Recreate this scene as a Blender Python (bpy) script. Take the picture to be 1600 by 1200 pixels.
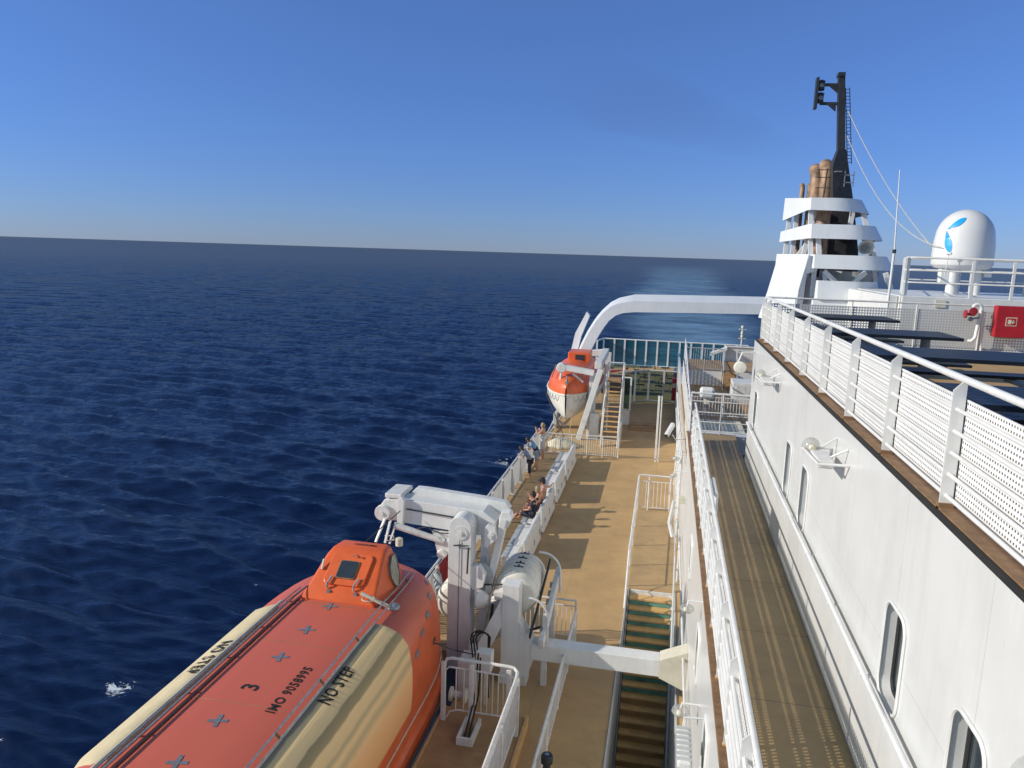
import bpy, math, random
import numpy as np
from mathutils import Vector, Matrix
for o in list(bpy.data.objects): bpy.data.objects.remove(o)
SC = bpy.context.scene
COL = SC.collection
random.seed(7)
R = math.radians

# ---------------------------------------------------------------- camera
cam_d = bpy.data.cameras.new('camera'); cam = bpy.data.objects.new('camera', cam_d); COL.objects.link(cam)
cam_d.sensor_width = 36; cam_d.lens = 27.0; cam_d.clip_start = 0.1; cam_d.clip_end = 200000
Mc = Matrix(((0.9793, -0.0642, 0.1915), (0.1991, 0.1596, -0.9669), (0.0315, 0.9851, 0.1691)))
q = Mc.to_quaternion(); cam.rotation_mode = 'QUATERNION'; cam.rotation_quaternion = q
cam.location = (0, 0, 0)          # heights are measured from the photographer's eye
SC.camera = cam
# ---------------------------------------------------------------- light
SUN = Vector((-1.0, -0.34, 0.50)).normalized()
world = bpy.data.worlds.new("World"); SC.world = world; world.use_nodes = True
nt = world.node_tree; bg = nt.nodes['Background']
sky = nt.nodes.new('ShaderNodeTexSky'); sky.sky_type = 'NISHITA'; sky.sun_disc = False
sky.sun_elevation = math.asin(SUN.z); sky.sun_rotation = math.atan2(SUN.x, SUN.y)
sky.altitude = 20; sky.air_density = 1.0; sky.dust_density = 0.0; sky.ozone_density = 6.0
tcw = nt.nodes.new('ShaderNodeTexCoord'); spw = nt.nodes.new('ShaderNodeSeparateXYZ'); nt.links.new(tcw.outputs['Generated'], spw.inputs[0])
rmp = nt.nodes.new('ShaderNodeValToRGB'); nt.links.new(spw.outputs[2], rmp.inputs[0])
rmp.color_ramp.elements[0].position = 0.0; rmp.color_ramp.elements[0].color = (.375, .475, .83, 1)
rmp.color_ramp.elements[1].position = .36; rmp.color_ramp.elements[1].color = (.70, .75, .97, 1)
e3 = rmp.color_ramp.elements.new(.62); e3.color = (1.0, .93, .80, 1)
mxw = nt.nodes.new('ShaderNodeMix'); mxw.data_type = 'RGBA'; mxw.blend_type = 'MULTIPLY'; mxw.inputs[0].default_value = 1
nt.links.new(sky.outputs[0], mxw.inputs[6]); nt.links.new(rmp.outputs[0], mxw.inputs[7]); 
# whiter, brighter sky around the sun and behind the camera
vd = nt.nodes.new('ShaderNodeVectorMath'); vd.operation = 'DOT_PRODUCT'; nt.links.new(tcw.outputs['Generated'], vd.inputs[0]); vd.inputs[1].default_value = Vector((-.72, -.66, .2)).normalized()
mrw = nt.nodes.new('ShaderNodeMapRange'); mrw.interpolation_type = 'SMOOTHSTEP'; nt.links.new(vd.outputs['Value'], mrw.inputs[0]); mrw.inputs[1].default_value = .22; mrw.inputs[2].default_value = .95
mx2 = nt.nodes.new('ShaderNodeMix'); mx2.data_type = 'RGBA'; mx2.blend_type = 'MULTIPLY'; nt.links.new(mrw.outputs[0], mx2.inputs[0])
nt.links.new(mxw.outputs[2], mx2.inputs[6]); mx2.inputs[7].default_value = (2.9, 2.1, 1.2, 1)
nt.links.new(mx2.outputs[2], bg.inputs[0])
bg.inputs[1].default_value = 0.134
sun_d = bpy.data.lights.new('sun', 'SUN'); sun_d.energy = 4.3; sun_d.angle = R(0.5); sun_d.color = (1, .92, .80)
sun = bpy.data.objects.new('sun', sun_d); COL.objects.link(sun)
sun.rotation_mode = 'QUATERNION'; sun.rotation_quaternion = SUN.to_track_quat('Z', 'Y')
SC.view_settings.view_transform = 'Standard'; SC.view_settings.look = 'None'
SC.view_settings.exposure = 0.0; SC.view_settings.gamma = 1.0

# ---------------------------------------------------------------- materials
MATS = {}
def mat(name, col, rough=.5, metal=0, var=.12, vscale=3.0, streak=0.0, bump=0.0, bscale=30, col2=None, spec=.5, stains=None):
    m = bpy.data.materials.new(name); m.use_nodes = True; MATS[name] = m
    t = m.node_tree; n = t.nodes; L = t.links; b = n['Principled BSDF']
    b.inputs['Roughness'].default_value = rough; b.inputs['Metallic'].default_value = metal
    b.inputs['Specular IOR Level'].default_value = spec
    tc = n.new('ShaderNodeTexCoord')
    no = n.new('ShaderNodeTexNoise'); no.inputs['Scale'].default_value = vscale; no.inputs['Detail'].default_value = 8
    no.inputs['Roughness'].default_value = .65
    L.new(tc.outputs['Object'], no.inputs['Vector'])
    mx = n.new('ShaderNodeMix'); mx.data_type = 'RGBA'
    c = col if len(col) == 4 else (*col, 1)
    d = col2 or tuple(x * (1 - var * 1.6) for x in c[:3])
    mx.inputs[6].default_value = (*[min(1, x * (1 + var * .3)) for x in c[:3]], 1); mx.inputs[7].default_value = (*d[:3], 1)
    mr = n.new('ShaderNodeMapRange'); mr.inputs[1].default_value = .38; mr.inputs[2].default_value = .72
    L.new(no.outputs[0], mr.inputs[0]); L.new(mr.outputs[0], mx.inputs[0])
    out = mx.outputs[2]
    if streak:
        mp = n.new('ShaderNodeMapping'); mp.inputs['Scale'].default_value = (5, 5, .35)
        n2 = n.new('ShaderNodeTexNoise'); n2.inputs['Scale'].default_value = 1.6; n2.inputs['Detail'].default_value = 6
        L.new(tc.outputs['Object'], mp.inputs[0]); L.new(mp.outputs[0], n2.inputs['Vector'])
        r2 = n.new('ShaderNodeMapRange'); r2.inputs[1].default_value = .5; r2.inputs[2].default_value = .8
        r2.inputs[4].default_value = streak
        L.new(n2.outputs[0], r2.inputs[0])
        m2 = n.new('ShaderNodeMix'); m2.data_type = 'RGBA'; L.new(r2.outputs[0], m2.inputs[0])
        L.new(out, m2.inputs[6]); m2.inputs[7].default_value = (*(stains or (.42, .36, .28)), 1); out = m2.outputs[2]
    L.new(out, b.inputs['Base Color'])
    if bump:
        bp = n.new('ShaderNodeBump'); bp.inputs['Strength'].default_value = bump; bp.inputs['Distance'].default_value = .02
        n3 = n.new('ShaderNodeTexNoise'); n3.inputs['Scale'].default_value = bscale; n3.inputs['Detail'].default_value = 5
        L.new(tc.outputs['Object'], n3.inputs['Vector']); L.new(n3.outputs[0], bp.inputs['Height']); L.new(bp.outputs[0], b.inputs['Normal'])
    return m
def nodes(m): return m.node_tree.nodes, m.node_tree.links, m.node_tree.nodes['Principled BSDF']
def math_n(n, L, op, a, b=None):
    x = n.new('ShaderNodeMath'); x.operation = op
    for i, v in enumerate((a, b)):
        if v is None: continue
        if isinstance(v, (int, float)): x.inputs[i].default_value = v
        else: L.new(v, x.inputs[i])
    return x.outputs[0]

WHITE = mat('white_paint', (.74, .74, .73), .38, var=.07, vscale=1.6, streak=.22, bump=.12, bscale=3)
WHITE2 = mat('white_paint_worn', (.72, .71, .69), .45, var=.12, vscale=5, streak=.35, bump=.15, bscale=9)
WALLW = mat('white_wall_paint', (.66, .665, .66), .28, var=.06, vscale=.9, streak=.15, bump=.6, bscale=1.3)
HULLM = mat('hull_dark_paint', (.02, .035, .075), .4, var=.1)
FUNW = mat('funnel_white', (.74, .76, .79), .35, var=.05, vscale=1, streak=.2, bump=.1, bscale=2, stains=(.45, .45, .48))
GREYP = mat('grey_paint', (.42, .44, .46), .45, var=.1, vscale=4)
LGREY = mat('light_grey_paint', (.55, .56, .56), .45, var=.1, vscale=4)
DECK = mat('tan_deck_paint', (.52, .335, .15), .62, var=.13, vscale=.8, bump=.3, bscale=60)
DECKB = mat('tan_raised_deck', (.42, .25, .11), .6, var=.2, vscale=1.5, bump=.3, bscale=60)
WALKD = mat('walkway_deck_paint', (.33, .235, .115), .55, var=.12, vscale=1.5, bump=.3, bscale=60)
BROWN = mat('brown_coaming', (.26, .15, .075), .6, var=.3, vscale=6)
STEPM = mat('tan_step', (.66, .41, .17), .6, var=.15, vscale=4, bump=.3, bscale=40)  # lightened to stand in for sunlight that misses the stairwell treads
TEAL = mat('green_lower_deck', (.13, .33, .28), .5, var=.3, vscale=2)
BLACK = mat('black_paint', (.03, .032, .038), .5, var=.3, vscale=5)
SOOT = mat('sooty_black', (.03, .03, .033), .7, var=.5, vscale=3, bump=.3, bscale=6)
NAVY = mat('navy_table_board', (.007, .012, .021), .45, var=.3, vscale=9)
STEEL = mat('galvanised_steel', (.33, .35, .38), .42, metal=.5, var=.25, vscale=12)
RED = mat('red_paint', (.42, .012, .025), .45, var=.15, vscale=5)
REDV = mat('red_valve', (.38, .02, .03), .5, var=.2, vscale=8)
PIPE = mat('brass_exhaust', (.36, .225, .14), .6, metal=.1, var=.6, vscale=2.6, col2=(.045, .035, .03))
RADW = mat('radome_gloss', (.68, .68, .69), .32, var=.03, vscale=1)
LOGO = mat('logo_blue', (.01, .33, .72), .35, var=.02)
ORANGE = mat('lifeboat_orange', (.72, .13, .035), .42, var=.12, vscale=2.0, bump=.06, bscale=14)
ORANGE2 = mat('lifeboat_orange_bright', (.74, .13, .035), .38, var=.08, vscale=3)
CREAM = mat('cream_plastic', (.66, .62, .50), .5, var=.1, vscale=3)
CREAMW = mat('cream_hull', (.72, .69, .62), .45, var=.1, vscale=3, streak=.2)
TAPE = mat('reflective_tape', (.20, .21, .24), .4, var=.25, vscale=20)
ROPE = mat('rope_white', (.6, .56, .46), .8, var=.3, vscale=30)
WIRE = mat('dark_wire', (.035, .035, .04), .5, var=.2)
RUBBER = mat('black_rubber', (.02, .02, .02), .7, var=.2)
CHAIN = mat('fender_rope', (.25, .22, .2), .8, var=.6, vscale=60)
CLOTH = mat('cream_tarp', (.66, .60, .45), .75, var=.2, vscale=5, bump=.4, bscale=10)
SKIN = mat('skin', (.52, .26, .17), .5, var=.08, vscale=10)
HAIRD = mat('hair_dark', (.02, .014, .01), .6, var=.3, vscale=40)
HAIRL = mat('hair_fair', (.36, .26, .15), .6, var=.3, vscale=40)
CNAVY = mat('cloth_navy', (.02, .027, .05), .8, var=.2, vscale=10)
CLBLUE = mat('cloth_light_blue', (.18, .36, .55), .8, var=.2, vscale=10)
CBLUEP = mat('cloth_blue_print', (.05, .09, .2), .8, var=.9, vscale=22, col2=(.4, .45, .5))
CSTRIPE = mat('cloth_pale_stripe', (.55, .53, .52), .8, var=.5, vscale=24, col2=(.24, .24, .26))
CDENIM = mat('cloth_pale_denim', (.30, .36, .42), .8, var=.2, vscale=12)
CRED = mat('cloth_maroon', (.16, .025, .04), .8, var=.2, vscale=12)
CBLACK = mat('cloth_black', (.014, .014, .016), .8, var=.2)
YELLOW = mat('yellow_paint', (.5, .36, .07), .6, var=.2, vscale=6)
HORNM = mat('horn_grey', (.45, .45, .43), .4, var=.1)

# planked boarding: thin dark seams across the deck
PLANK = mat('boarded_deck', (.46, .31, .155), .62, var=.14, vscale=1.0, bump=.2, bscale=60)
def seams(m, axis, period, width, col, strength=1.0, second=None):
    n, L, b = nodes(m); tc = n.new('ShaderNodeTexCoord'); sp = n.new('ShaderNodeSeparateXYZ'); L.new(tc.outputs['Object'], sp.inputs[0])
    v = math_n(n, L, 'FRACT', math_n(n, L, 'DIVIDE', sp.outputs[axis], period)); f = math_n(n, L, 'LESS_THAN', v, width / period)
    if second:
        v2 = math_n(n, L, 'FRACT', math_n(n, L, 'DIVIDE', sp.outputs[second[0]], second[1]))
        f2 = math_n(n, L, 'LESS_THAN', v2, second[2] / second[1]); f = math_n(n, L, 'MAXIMUM', f, f2)
    f = math_n(n, L, 'MULTIPLY', f, strength)
    src = b.inputs['Base Color'].links[0].from_socket
    mx = n.new('ShaderNodeMix'); mx.data_type = 'RGBA'; L.new(f, mx.inputs[0]); L.new(src, mx.inputs[6]); mx.inputs[7].default_value = (*col, 1)
    L.new(mx.outputs[2], b.inputs['Base Color'])
seams(PLANK, 1, .21, .03, (.15, .10, .055), .55); seams(PLANK, 1, 1.05, .06, (.07, .05, .03), .8)
PLANK2 = mat('boarded_landing', (.46, .31, .15), .6, var=.14, vscale=1.5); seams(PLANK2, 1, .14, .012, (.10, .07, .04), .35)
seams(WALKD, 1, 1.95, .03, (.12, .09, .055), .6)
def wear(m, col, scale, lo, hi, amt, stretch=(1, 1, 1)):
    n, L, b = nodes(m); tc = n.new('ShaderNodeTexCoord'); mp = n.new('ShaderNodeMapping'); mp.inputs['Scale'].default_value = stretch; L.new(tc.outputs['Object'], mp.inputs[0])
    x = n.new('ShaderNodeTexNoise'); x.inputs['Scale'].default_value = scale; x.inputs['Detail'].default_value = 9; x.inputs['Roughness'].default_value = .7; L.new(mp.outputs[0], x.inputs['Vector'])
    r_ = n.new('ShaderNodeMapRange'); r_.inputs[1].default_value = lo; r_.inputs[2].default_value = hi; r_.inputs[4].default_value = amt; L.new(x.outputs[0], r_.inputs[0])
    src = b.inputs['Base Color'].links[0].from_socket; mx = n.new('ShaderNodeMix'); mx.data_type = 'RGBA'; L.new(r_.outputs[0], mx.inputs[0]); L.new(src, mx.inputs[6]); mx.inputs[7].default_value = (*col, 1); L.new(mx.outputs[2], b.inputs['Base Color'])
wear(DECK, (.30, .20, .10), .33, .5, .72, .45); wear(DECK, (.58, .42, .25), 1.7, .6, .75, .35, (1, .35, 1)); wear(DECK, (.24, .16, .085), 3.2, .62, .74, .45); seams(DECK, 1, 6.1, .025, (.30, .2, .1), .5, second=(0, 2.45, .02))
wear(WALLW, (.50, .47, .42), 2.2, .56, .80, .38, (1, 1, .16)); wear(WALLW, (.36, .22, .11), 4.5, .70, .80, .4, (1, 1, .12)); seams(WALLW, 1, 2.05, .014, (.47, .46, .44), .6, second=(2, 1.75, .012)); wear(WALLW, (.34, .19, .09), 9, .66, .74, .5, (1, 1, .08))
wear(WALKD, (.20, .14, .08), 1.1, .5, .75, .5); wear(WHITE, (.40, .27, .16), 5, .70, .8, .35, (1, 1, .2))
wear(ORANGE, (.74, .30, .2), 2.6, .55, .72, .35, (1, .3, 1)); wear(ORANGE, (.30, .07, .04), 5, .63, .74, .4); wear(CREAMW, (.45, .40, .32), 5, .6, .75, .5, (1, 1, .3)); wear(WHITE2, (.34, .24, .16), 7, .66, .76, .5, (1, 1, .3))
wear(DECKB, (.22, .13, .07), 1.4, .5, .72, .5)
seams(NAVY, 0, .11, .01, (.004, .006, .01), .9) if False else None

def perf(name, ax, base=(.78, .78, .78), p=.047, hole=.46, zoff=0.0, band=.19, rows=.78):
    """perforated sheet metal: square holes in rows, plain bands where the rails cross"""
    m = mat(name, base, .4, var=.05, vscale=2); n, L, b = nodes(m)
    tc = n.new('ShaderNodeTexCoord'); sp = n.new('ShaderNodeSeparateXYZ'); L.new(tc.outputs['Object'], sp.inputs[0])
    def inside(sock, per, fr, off=0):
        v = math_n(n, L, 'FRACT', math_n(n, L, 'DIVIDE', math_n(n, L, 'ADD', sock, 1000 * per + off), per))
        return math_n(n, L, 'LESS_THAN', v, fr)
    h = math_n(n, L, 'MULTIPLY', inside(sp.outputs[ax], p, hole), inside(sp.outputs[2], p, hole, zoff))
    if band: h = math_n(n, L, 'MULTIPLY', h, inside(sp.outputs[2], band, rows, zoff))
    tr = n.new('ShaderNodeBsdfTransparent'); ms = n.new('ShaderNodeMixShader')
    L.new(h, ms.inputs[0]); L.new(b.outputs[0], ms.inputs[1]); L.new(tr.outputs[0], ms.inputs[2])
    L.new(ms.outputs[0], n['Material Output'].inputs['Surface'])
    return m
PERFY = perf('perforated_white_sheet', 1, p=.05, hole=.42, band=.2, rows=.8, zoff=.06)
PERFW = perf('perforated_walkway_sheet', 1, p=.062, hole=.5, band=.19, rows=.85, zoff=.03)
PERFX = perf('perforated_grey_sheet', 0, (.50, .51, .52), p=.07, hole=.5, band=0)

def glass(name, tint, alpha, rough=.05):
    m = mat(name, tint, rough, var=.05, vscale=1, spec=.8); n, L, b = nodes(m)
    tr = n.new('ShaderNodeBsdfTransparent'); tr.inputs[0].default_value = (min(1, tint[0] * 4 + .35), min(1, tint[1] * 4 + .35), min(1, tint[2] * 4 + .35), 1)
    ms = n.new('ShaderNodeMixShader'); ms.inputs[0].default_value = alpha
    L.new(tr.outputs[0], ms.inputs[1]); L.new(b.outputs[0], ms.inputs[2]); L.new(ms.outputs[0], n['Material Output'].inputs['Surface'])
    return m
GTEAL = glass('teal_glass', (.015, .09, .10), .55)
GGREEN = glass('green_glass', (.02, .06, .06), .35)
LAMPG = glass('lamp_glass', (.5, .5, .47), .45, .12)
WINDOW = mat('window_dark', (.02, .03, .035), .06, var=.1, spec=.8)
HATCHG = mat('hatch_glass', (.03, .04, .055), .15, var=.2, spec=.8)
SIDEG = mat('side_window_glass', (.22, .25, .22), .2, var=.2, vscale=6)

# ---------------------------------------------------------------- mesh builder
class MB:
    def __init__(s): s.v = []; s.f = []
    def add(s, vs, fs):
        o = len(s.v); s.v += [Vector(p) for p in vs]; s.f += [tuple(i + o for i in f) for f in fs]; return s
    def box(s, x0, x1, y0, y1, z0, z1):
        return s.add([(x0, y0, z0), (x1, y0, z0), (x1, y1, z0), (x0, y1, z0), (x0, y0, z1), (x1, y0, z1), (x1, y1, z1), (x0, y1, z1)],
                     [(0, 3, 2, 1), (4, 5, 6, 7), (0, 1, 5, 4), (1, 2, 6, 5), (2, 3, 7, 6), (3, 0, 4, 7)])
    def bar(s, a, b, w, h, up=(0, 0, 1), w2=None, h2=None):
        a = Vector(a); b = Vector(b); d = (b - a).normalized(); u = Vector(up)
        if abs(d.dot(u)) > .98: u = Vector((0, 1, 0))
        sd = d.cross(u).normalized(); u = sd.cross(d).normalized(); w2 = w2 or w; h2 = h2 or h
        vs = []
        for p, ww, hh in ((a, w, h), (b, w2, h2)):
            for i, j in ((-1, -1), (1, -1), (1, 1), (-1, 1)): vs.append(p + sd * i * ww / 2 + u * j * hh / 2)
        return s.add(vs, [(0, 1, 2, 3), (7, 6, 5, 4), (0, 4, 5, 1), (1, 5, 6, 2), (2, 6, 7, 3), (3, 7, 4, 0)])
    def tube(s, pts, r, n=8, r2=None, caps=True):
        pts = [Vector(p) for p in pts]; m = len(pts); rings = []; sd = None
        for i, p in enumerate(pts):
            d = (pts[min(i + 1, m - 1)] - pts[max(i - 1, 0)]).normalized()
            if sd is None:
                u = Vector((0, 0, 1)) if abs(d.z) < .95 else Vector((1, 0, 0)); sd = d.cross(u).normalized()
            else: sd = (sd - d * sd.dot(d)).normalized()
            up = sd.cross(d); rr = r if r2 is None else r + (r2 - r) * i / (m - 1)
            rings.append([p + sd * math.cos(2 * math.pi * k / n) * rr + up * math.sin(2 * math.pi * k / n) * rr for k in range(n)])
        return s.loft(rings, caps=caps)
    def loft(s, rings, closed=True, caps=True):
        n = len(rings[0]); vs = [p for r_ in rings for p in r_]; fs = []
        for i in range(len(rings) - 1):
            for k in range(n if closed else n - 1):
                a = i * n + k; b = i * n + (k + 1) % n; fs.append((a, b, b + n, a + n))
        if caps and closed: fs.append(tuple(range(n - 1, -1, -1))); fs.append(tuple((len(rings) - 1) * n + k for k in range(n)))
        return s.add(vs, fs)
    def lathe(s, c, prof, n=24, axis='Z'):
        rings = []
        for r_, h in prof:
            ring = []
            for k in range(n):
                a = 2 * math.pi * k / n; ca, sa = math.cos(a) * r_, math.sin(a) * r_
                p = {'Z': (ca, sa, h), 'Y': (ca, h, sa), 'X': (h, ca, sa)}[axis]
                ring.append(Vector(c) + Vector(p))
            rings.append(ring)
        return s.loft(rings)
    def prism(s, poly, axis, a, b):
        """poly in the plane across the axis: Y -> (x,z), X -> (y,z), Z -> (x,y)"""
        f = {'Y': lambda p, t: (p[0], t, p[1]), 'X': lambda p, t: (t, p[0], p[1]), 'Z': lambda p, t: (p[0], p[1], t)}[axis]
        return s.loft([[Vector(f(p, a)) for p in poly], [Vector(f(p, b)) for p in poly]])
    def ball(s, c, r, sc=(1, 1, 1), n=12, m=8):
        rings = [[Vector(c) + Vector((math.cos(2 * math.pi * k / n) * math.sin(t) * r * sc[0], math.sin(2 * math.pi * k / n) * math.sin(t) * r * sc[1], math.cos(t) * r * sc[2]))
                  for k in range(n)] for t in [max(.02, min(math.pi - .02, math.pi * i / m)) for i in range(m + 1)]]
        return s.loft(rings)
    def build(s, name, material, parent=None, smooth=False, bevel=0, solid=0, subsurf=0):
        me = bpy.data.meshes.new(name); org = Vector(ORG.get(parent.name, (0, 0, 0))) if parent else Vector((0, 0, 0))
        me.from_pydata([v - org for v in s.v], [], s.f); me.materials.append(material)
        o = bpy.data.objects.new(name, me); COL.objects.link(o)
        if parent: o.parent = parent; ORG[o.name] = org
        import bmesh
        bm = bmesh.new(); bm.from_mesh(me); bmesh.ops.recalc_face_normals(bm, faces=bm.faces); bm.to_mesh(me); bm.free()
        if smooth:
            me.polygons.foreach_set('use_smooth', [True] * len(me.polygons))
            if smooth != 'all': me.set_sharp_from_angle(angle=R(35))
        if solid: md = o.modifiers.new('solid', 'SOLIDIFY'); md.thickness = solid; md.offset = 0
        if bevel:
            md = o.modifiers.new('bevel', 'BEVEL'); md.width = bevel; md.segments = 2; md.limit_method = 'ANGLE'; md.angle_limit = R(40)
        if subsurf: md = o.modifiers.new('sub', 'SUBSURF'); md.levels = md.render_levels = subsurf
        return o
ORG = {}
def thing(name, label, cat, loc=(0, 0, 0), group=None):
    o = bpy.data.objects.new(name, None); COL.objects.link(o); o.location = loc; ORG[o.name] = loc
    o['label'] = label; o['category'] = cat
    if group: o['group'] = group
    return o
def tag(o, label, cat, group=None):
    o['label'] = label; o['category'] = cat
    if group: o['group'] = group
    return o
def struct(o): o['kind'] = 'structure'; return o
def dup(root, loc, label=None):
    def cp(o, par):
        c = o.copy(); COL.objects.link(c)
        if par: c.parent = par
        for ch in [x for x in ALLCH.get(o.name, [])]: cp(ch, c)
        return c
    ALLCH = {}
    for x in bpy.data.objects:
        if x.parent: ALLCH.setdefault(x.parent.name, []).append(x)
    r_ = cp(root, None); r_.location = loc
    if label: r_['label'] = label
    return r_
def arc(c, r_, a0, a1, n, plane='XZ'):
    out = []
    for i in range(n + 1):
        a = R(a0 + (a1 - a0) * i / n); u, v = math.cos(a) * r_, math.sin(a) * r_
        out.append({'XZ': (c[0] + u, c[1], c[2] + v), 'YZ': (c[0], c[1] + u, c[2] + v), 'XY': (c[0] + u, c[1] + v, c[2])}[plane])
    return out
def text_mesh(name, body, size, fn, material, parent, bold=0.0, sx=1.0):
    """writing as thin flat letters; fn maps a letter point (u, v) onto the surface it is painted on"""
    cu = bpy.data.curves.new('t', 'FONT'); cu.body = body; cu.size = size; cu.offset = bold; cu.align_x = 'CENTER'; cu.align_y = 'CENTER'; cu.resolution_u = 2; cu.space_character = 1.08
    t = bpy.data.objects.new('t', cu); COL.objects.link(t); bpy.context.view_layer.update()
    me = bpy.data.meshes.new_from_object(t); bpy.data.objects.remove(t)
    m = MB(); m.v = [Vector(fn(v.co.x * sx, v.co.y)) for v in me.vertices]; m.f = [tuple(p.vertices) for p in me.polygons]
    return m.build(name, material, parent)
def rail_posts(o_parent, pts, z0, z1, r, mtl, name='post', flat=None):
    for p in pts:
        m = MB()
        if flat: m.box(p[0] - flat[0] / 2, p[0] + flat[0] / 2, p[1] - flat[1] / 2, p[1] + flat[1] / 2, z0, z1)
        else: m.tube([(p[0], p[1], z0), (p[0], p[1], z1)], r, 8)
        m.build(name, mtl, o_parent, smooth=not flat)
def lin(a, b, n): return [tuple(a[k] + (b[k] - a[k]) * i / (n - 1) for k in range(len(a))) for i in range(n)]
def baluster_rail(label, a, b, z0, h, nposts, nbal, mtl=None, group=None, name='deck_railing', mid=True, r=.028, low=.1):
    """railing: top rail, under rail, bottom rail, posts, thin balusters"""
    mtl = mtl or WHITE2; t = thing(name, label, 'railing', (a[0], a[1], z0), group)
    MB().tube([(a[0], a[1], z0 + h), (b[0], b[1], z0 + h)], r, 8).build('top_rail', mtl, t, smooth=True)
    if mid: MB().tube([(a[0], a[1], z0 + h - .16), (b[0], b[1], z0 + h - .16)], r * .6, 6).build('mid_rail', mtl, t, smooth=True)
    MB().tube([(a[0], a[1], z0 + low), (b[0], b[1], z0 + low)], r * .6, 6).build('bottom_rail', mtl, t, smooth=True)
    rail_posts(t, lin(a, b, nposts), z0, z0 + h - .01, r * .9, mtl)
    m = MB()
    for p in lin(a, b, nbal)[1:-1]: m.tube([(p[0], p[1], z0 + low), (p[0], p[1], z0 + h - (.16 if mid else 0))], .011, 5)
    m.build('balusters', mtl, t)
    return t
# ================================================================ SEA
def build_sea():
    ZS = -26.0
    # polar grid around the ship, dense near, reaching the horizon
    nr, na = 860, 900
    rr = np.concatenate([16 * (1800 / 16) ** np.linspace(0, 1, 800), 1800 * (60000 / 1800) ** np.linspace(0, 1, 61)[1:]])
    an = np.radians(np.linspace(-64, 42, na))                # aft sector seen from the ship, measured from aft
    RR, AA = np.meshgrid(rr, an, indexing='ij')
    X = RR * np.sin(AA) - 4; Y = RR * np.cos(AA) - 8
    Zw = np.zeros_like(X); rng = np.random.RandomState(4)
    for i in range(120):
        lam = .8 * (6.5 / .8) ** rng.rand() if i % 9 else 12 + 8 * rng.rand(); th = R(80 + rng.randn() * 20); k = 2 * math.pi / lam
        amp = 0.0104 * lam ** .86 * (.6 + .8 * rng.rand()) * (.45 if lam > 10 else 1)
        ph = rng.rand() * 6.28
        cell = np.maximum(RR * .0059, RR * R(106) / na) * np.where(RR > 1790, 50, 1)
        fade = np.clip(1.5 - cell * 3.0 / lam, 0, 1)
        s_ = np.sin(k * (X * math.cos(th) + Y * math.sin(th)) + ph + 1.4 * np.sin(X * .05 + Y * .023 * (i % 3 + 1) + i))
        Zw += amp * fade * ((.8 - 1.6 * np.abs(s_)) * .55 if (i % 3 == 0 and lam < 7) else s_)
    Z = ZS + Zw * np.clip(RR / 85, .5, .95)
    co = np.stack([X, Y, Z], -1).reshape(-1, 3)
    idx = np.arange(nr * na).reshape(nr, na)
    f = np.stack([idx[:-1, :-1], idx[:-1, 1:], idx[1:, 1:], idx[1:, :-1]], -1).reshape(-1, 4)
    me = bpy.data.meshes.new('sea'); me.vertices.add(len(co)); me.vertices.foreach_set('co', co.ravel())
    me.loops.add(f.size); me.loops.foreach_set('vertex_index', f.ravel()); me.polygons.add(len(f))
    me.polygons.foreach_set('loop_start', np.arange(0, f.size, 4)); me.polygons.foreach_set('loop_total', np.full(len(f), 4))
    me.update(); me.validate(); me.polygons.foreach_set('use_smooth', np.ones(len(f), bool))
    o = bpy.data.objects.new('sea', me); COL.objects.link(o); struct(o)
    m = bpy.data.materials.new('sea_water'); m.use_nodes = True; n, L, b = nodes(m); me.materials.append(m)
    b.inputs['IOR'].default_value = 1.333; b.inputs['Roughness'].default_value = .12
    tc = n.new('ShaderNodeTexCoord'); P = tc.outputs['Object']
    def noise(scale, sc=(1, 1, 1), rot=0, detail=6, rough=.55, dist=0):
        mp = n.new('ShaderNodeMapping'); mp.inputs['Scale'].default_value = sc; mp.inputs['Rotation'].default_value = (0, 0, rot)
        L.new(P, mp.inputs[0]); x = n.new('ShaderNodeTexNoise'); x.inputs['Scale'].default_value = scale; x.inputs['Detail'].default_value = detail
        x.inputs['Roughness'].default_value = rough; x.inputs['Distortion'].default_value = dist; L.new(mp.outputs[0], x.inputs['Vector']); return x.outputs[0]
    # ripples: fine and broad, longer along the crests
    h1 = noise(1.9, (.36, 1, 1), R(-8), 9, .68, .5); h2 = noise(.38, (.3, 1, 1), R(10), 4, .5); h3 = noise(.05, (.25, 1, 1), R(5), 5, .6)
    hs = math_n(n, L, 'ADD', math_n(n, L, 'MULTIPLY', h1, .42), math_n(n, L, 'ADD', math_n(n, L, 'MULTIPLY', h2, 1.1), math_n(n, L, 'MULTIPLY', h3, .5)))
    bp = n.new('ShaderNodeBump'); bp.inputs['Distance'].default_value = .62
    dl = n.new('ShaderNodeVectorMath'); dl.operation = 'LENGTH'; L.new(P, dl.inputs[0])
    ds = n.new('ShaderNodeMapRange'); L.new(dl.outputs['Value'], ds.inputs[0]); ds.inputs[1].default_value = 40; ds.inputs[2].default_value = 260; ds.inputs[3].default_value = .22; ds.inputs[4].default_value = .95
    L.new(ds.outputs[0], bp.inputs['Strength'])
    L.new(hs, bp.inputs['Height']); L.new(bp.outputs[0], b.inputs['Normal'])
    # wake: churned, paler, smoother water straight astern
    sp = n.new('ShaderNodeSeparateXYZ'); L.new(P, sp.inputs[0])
    ctr = math_n(n, L, 'SUBTRACT', sp.outputs[0], math_n(n, L, 'ADD', math_n(n, L, 'MULTIPLY', sp.outputs[1], .012), 5.0))
    wob = math_n(n, L, 'MULTIPLY', math_n(n, L, 'SUBTRACT', noise(.012, detail=4), .5), 60)
    dx = math_n(n, L, 'ABSOLUTE', math_n(n, L, 'ADD', ctr, wob))
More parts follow.
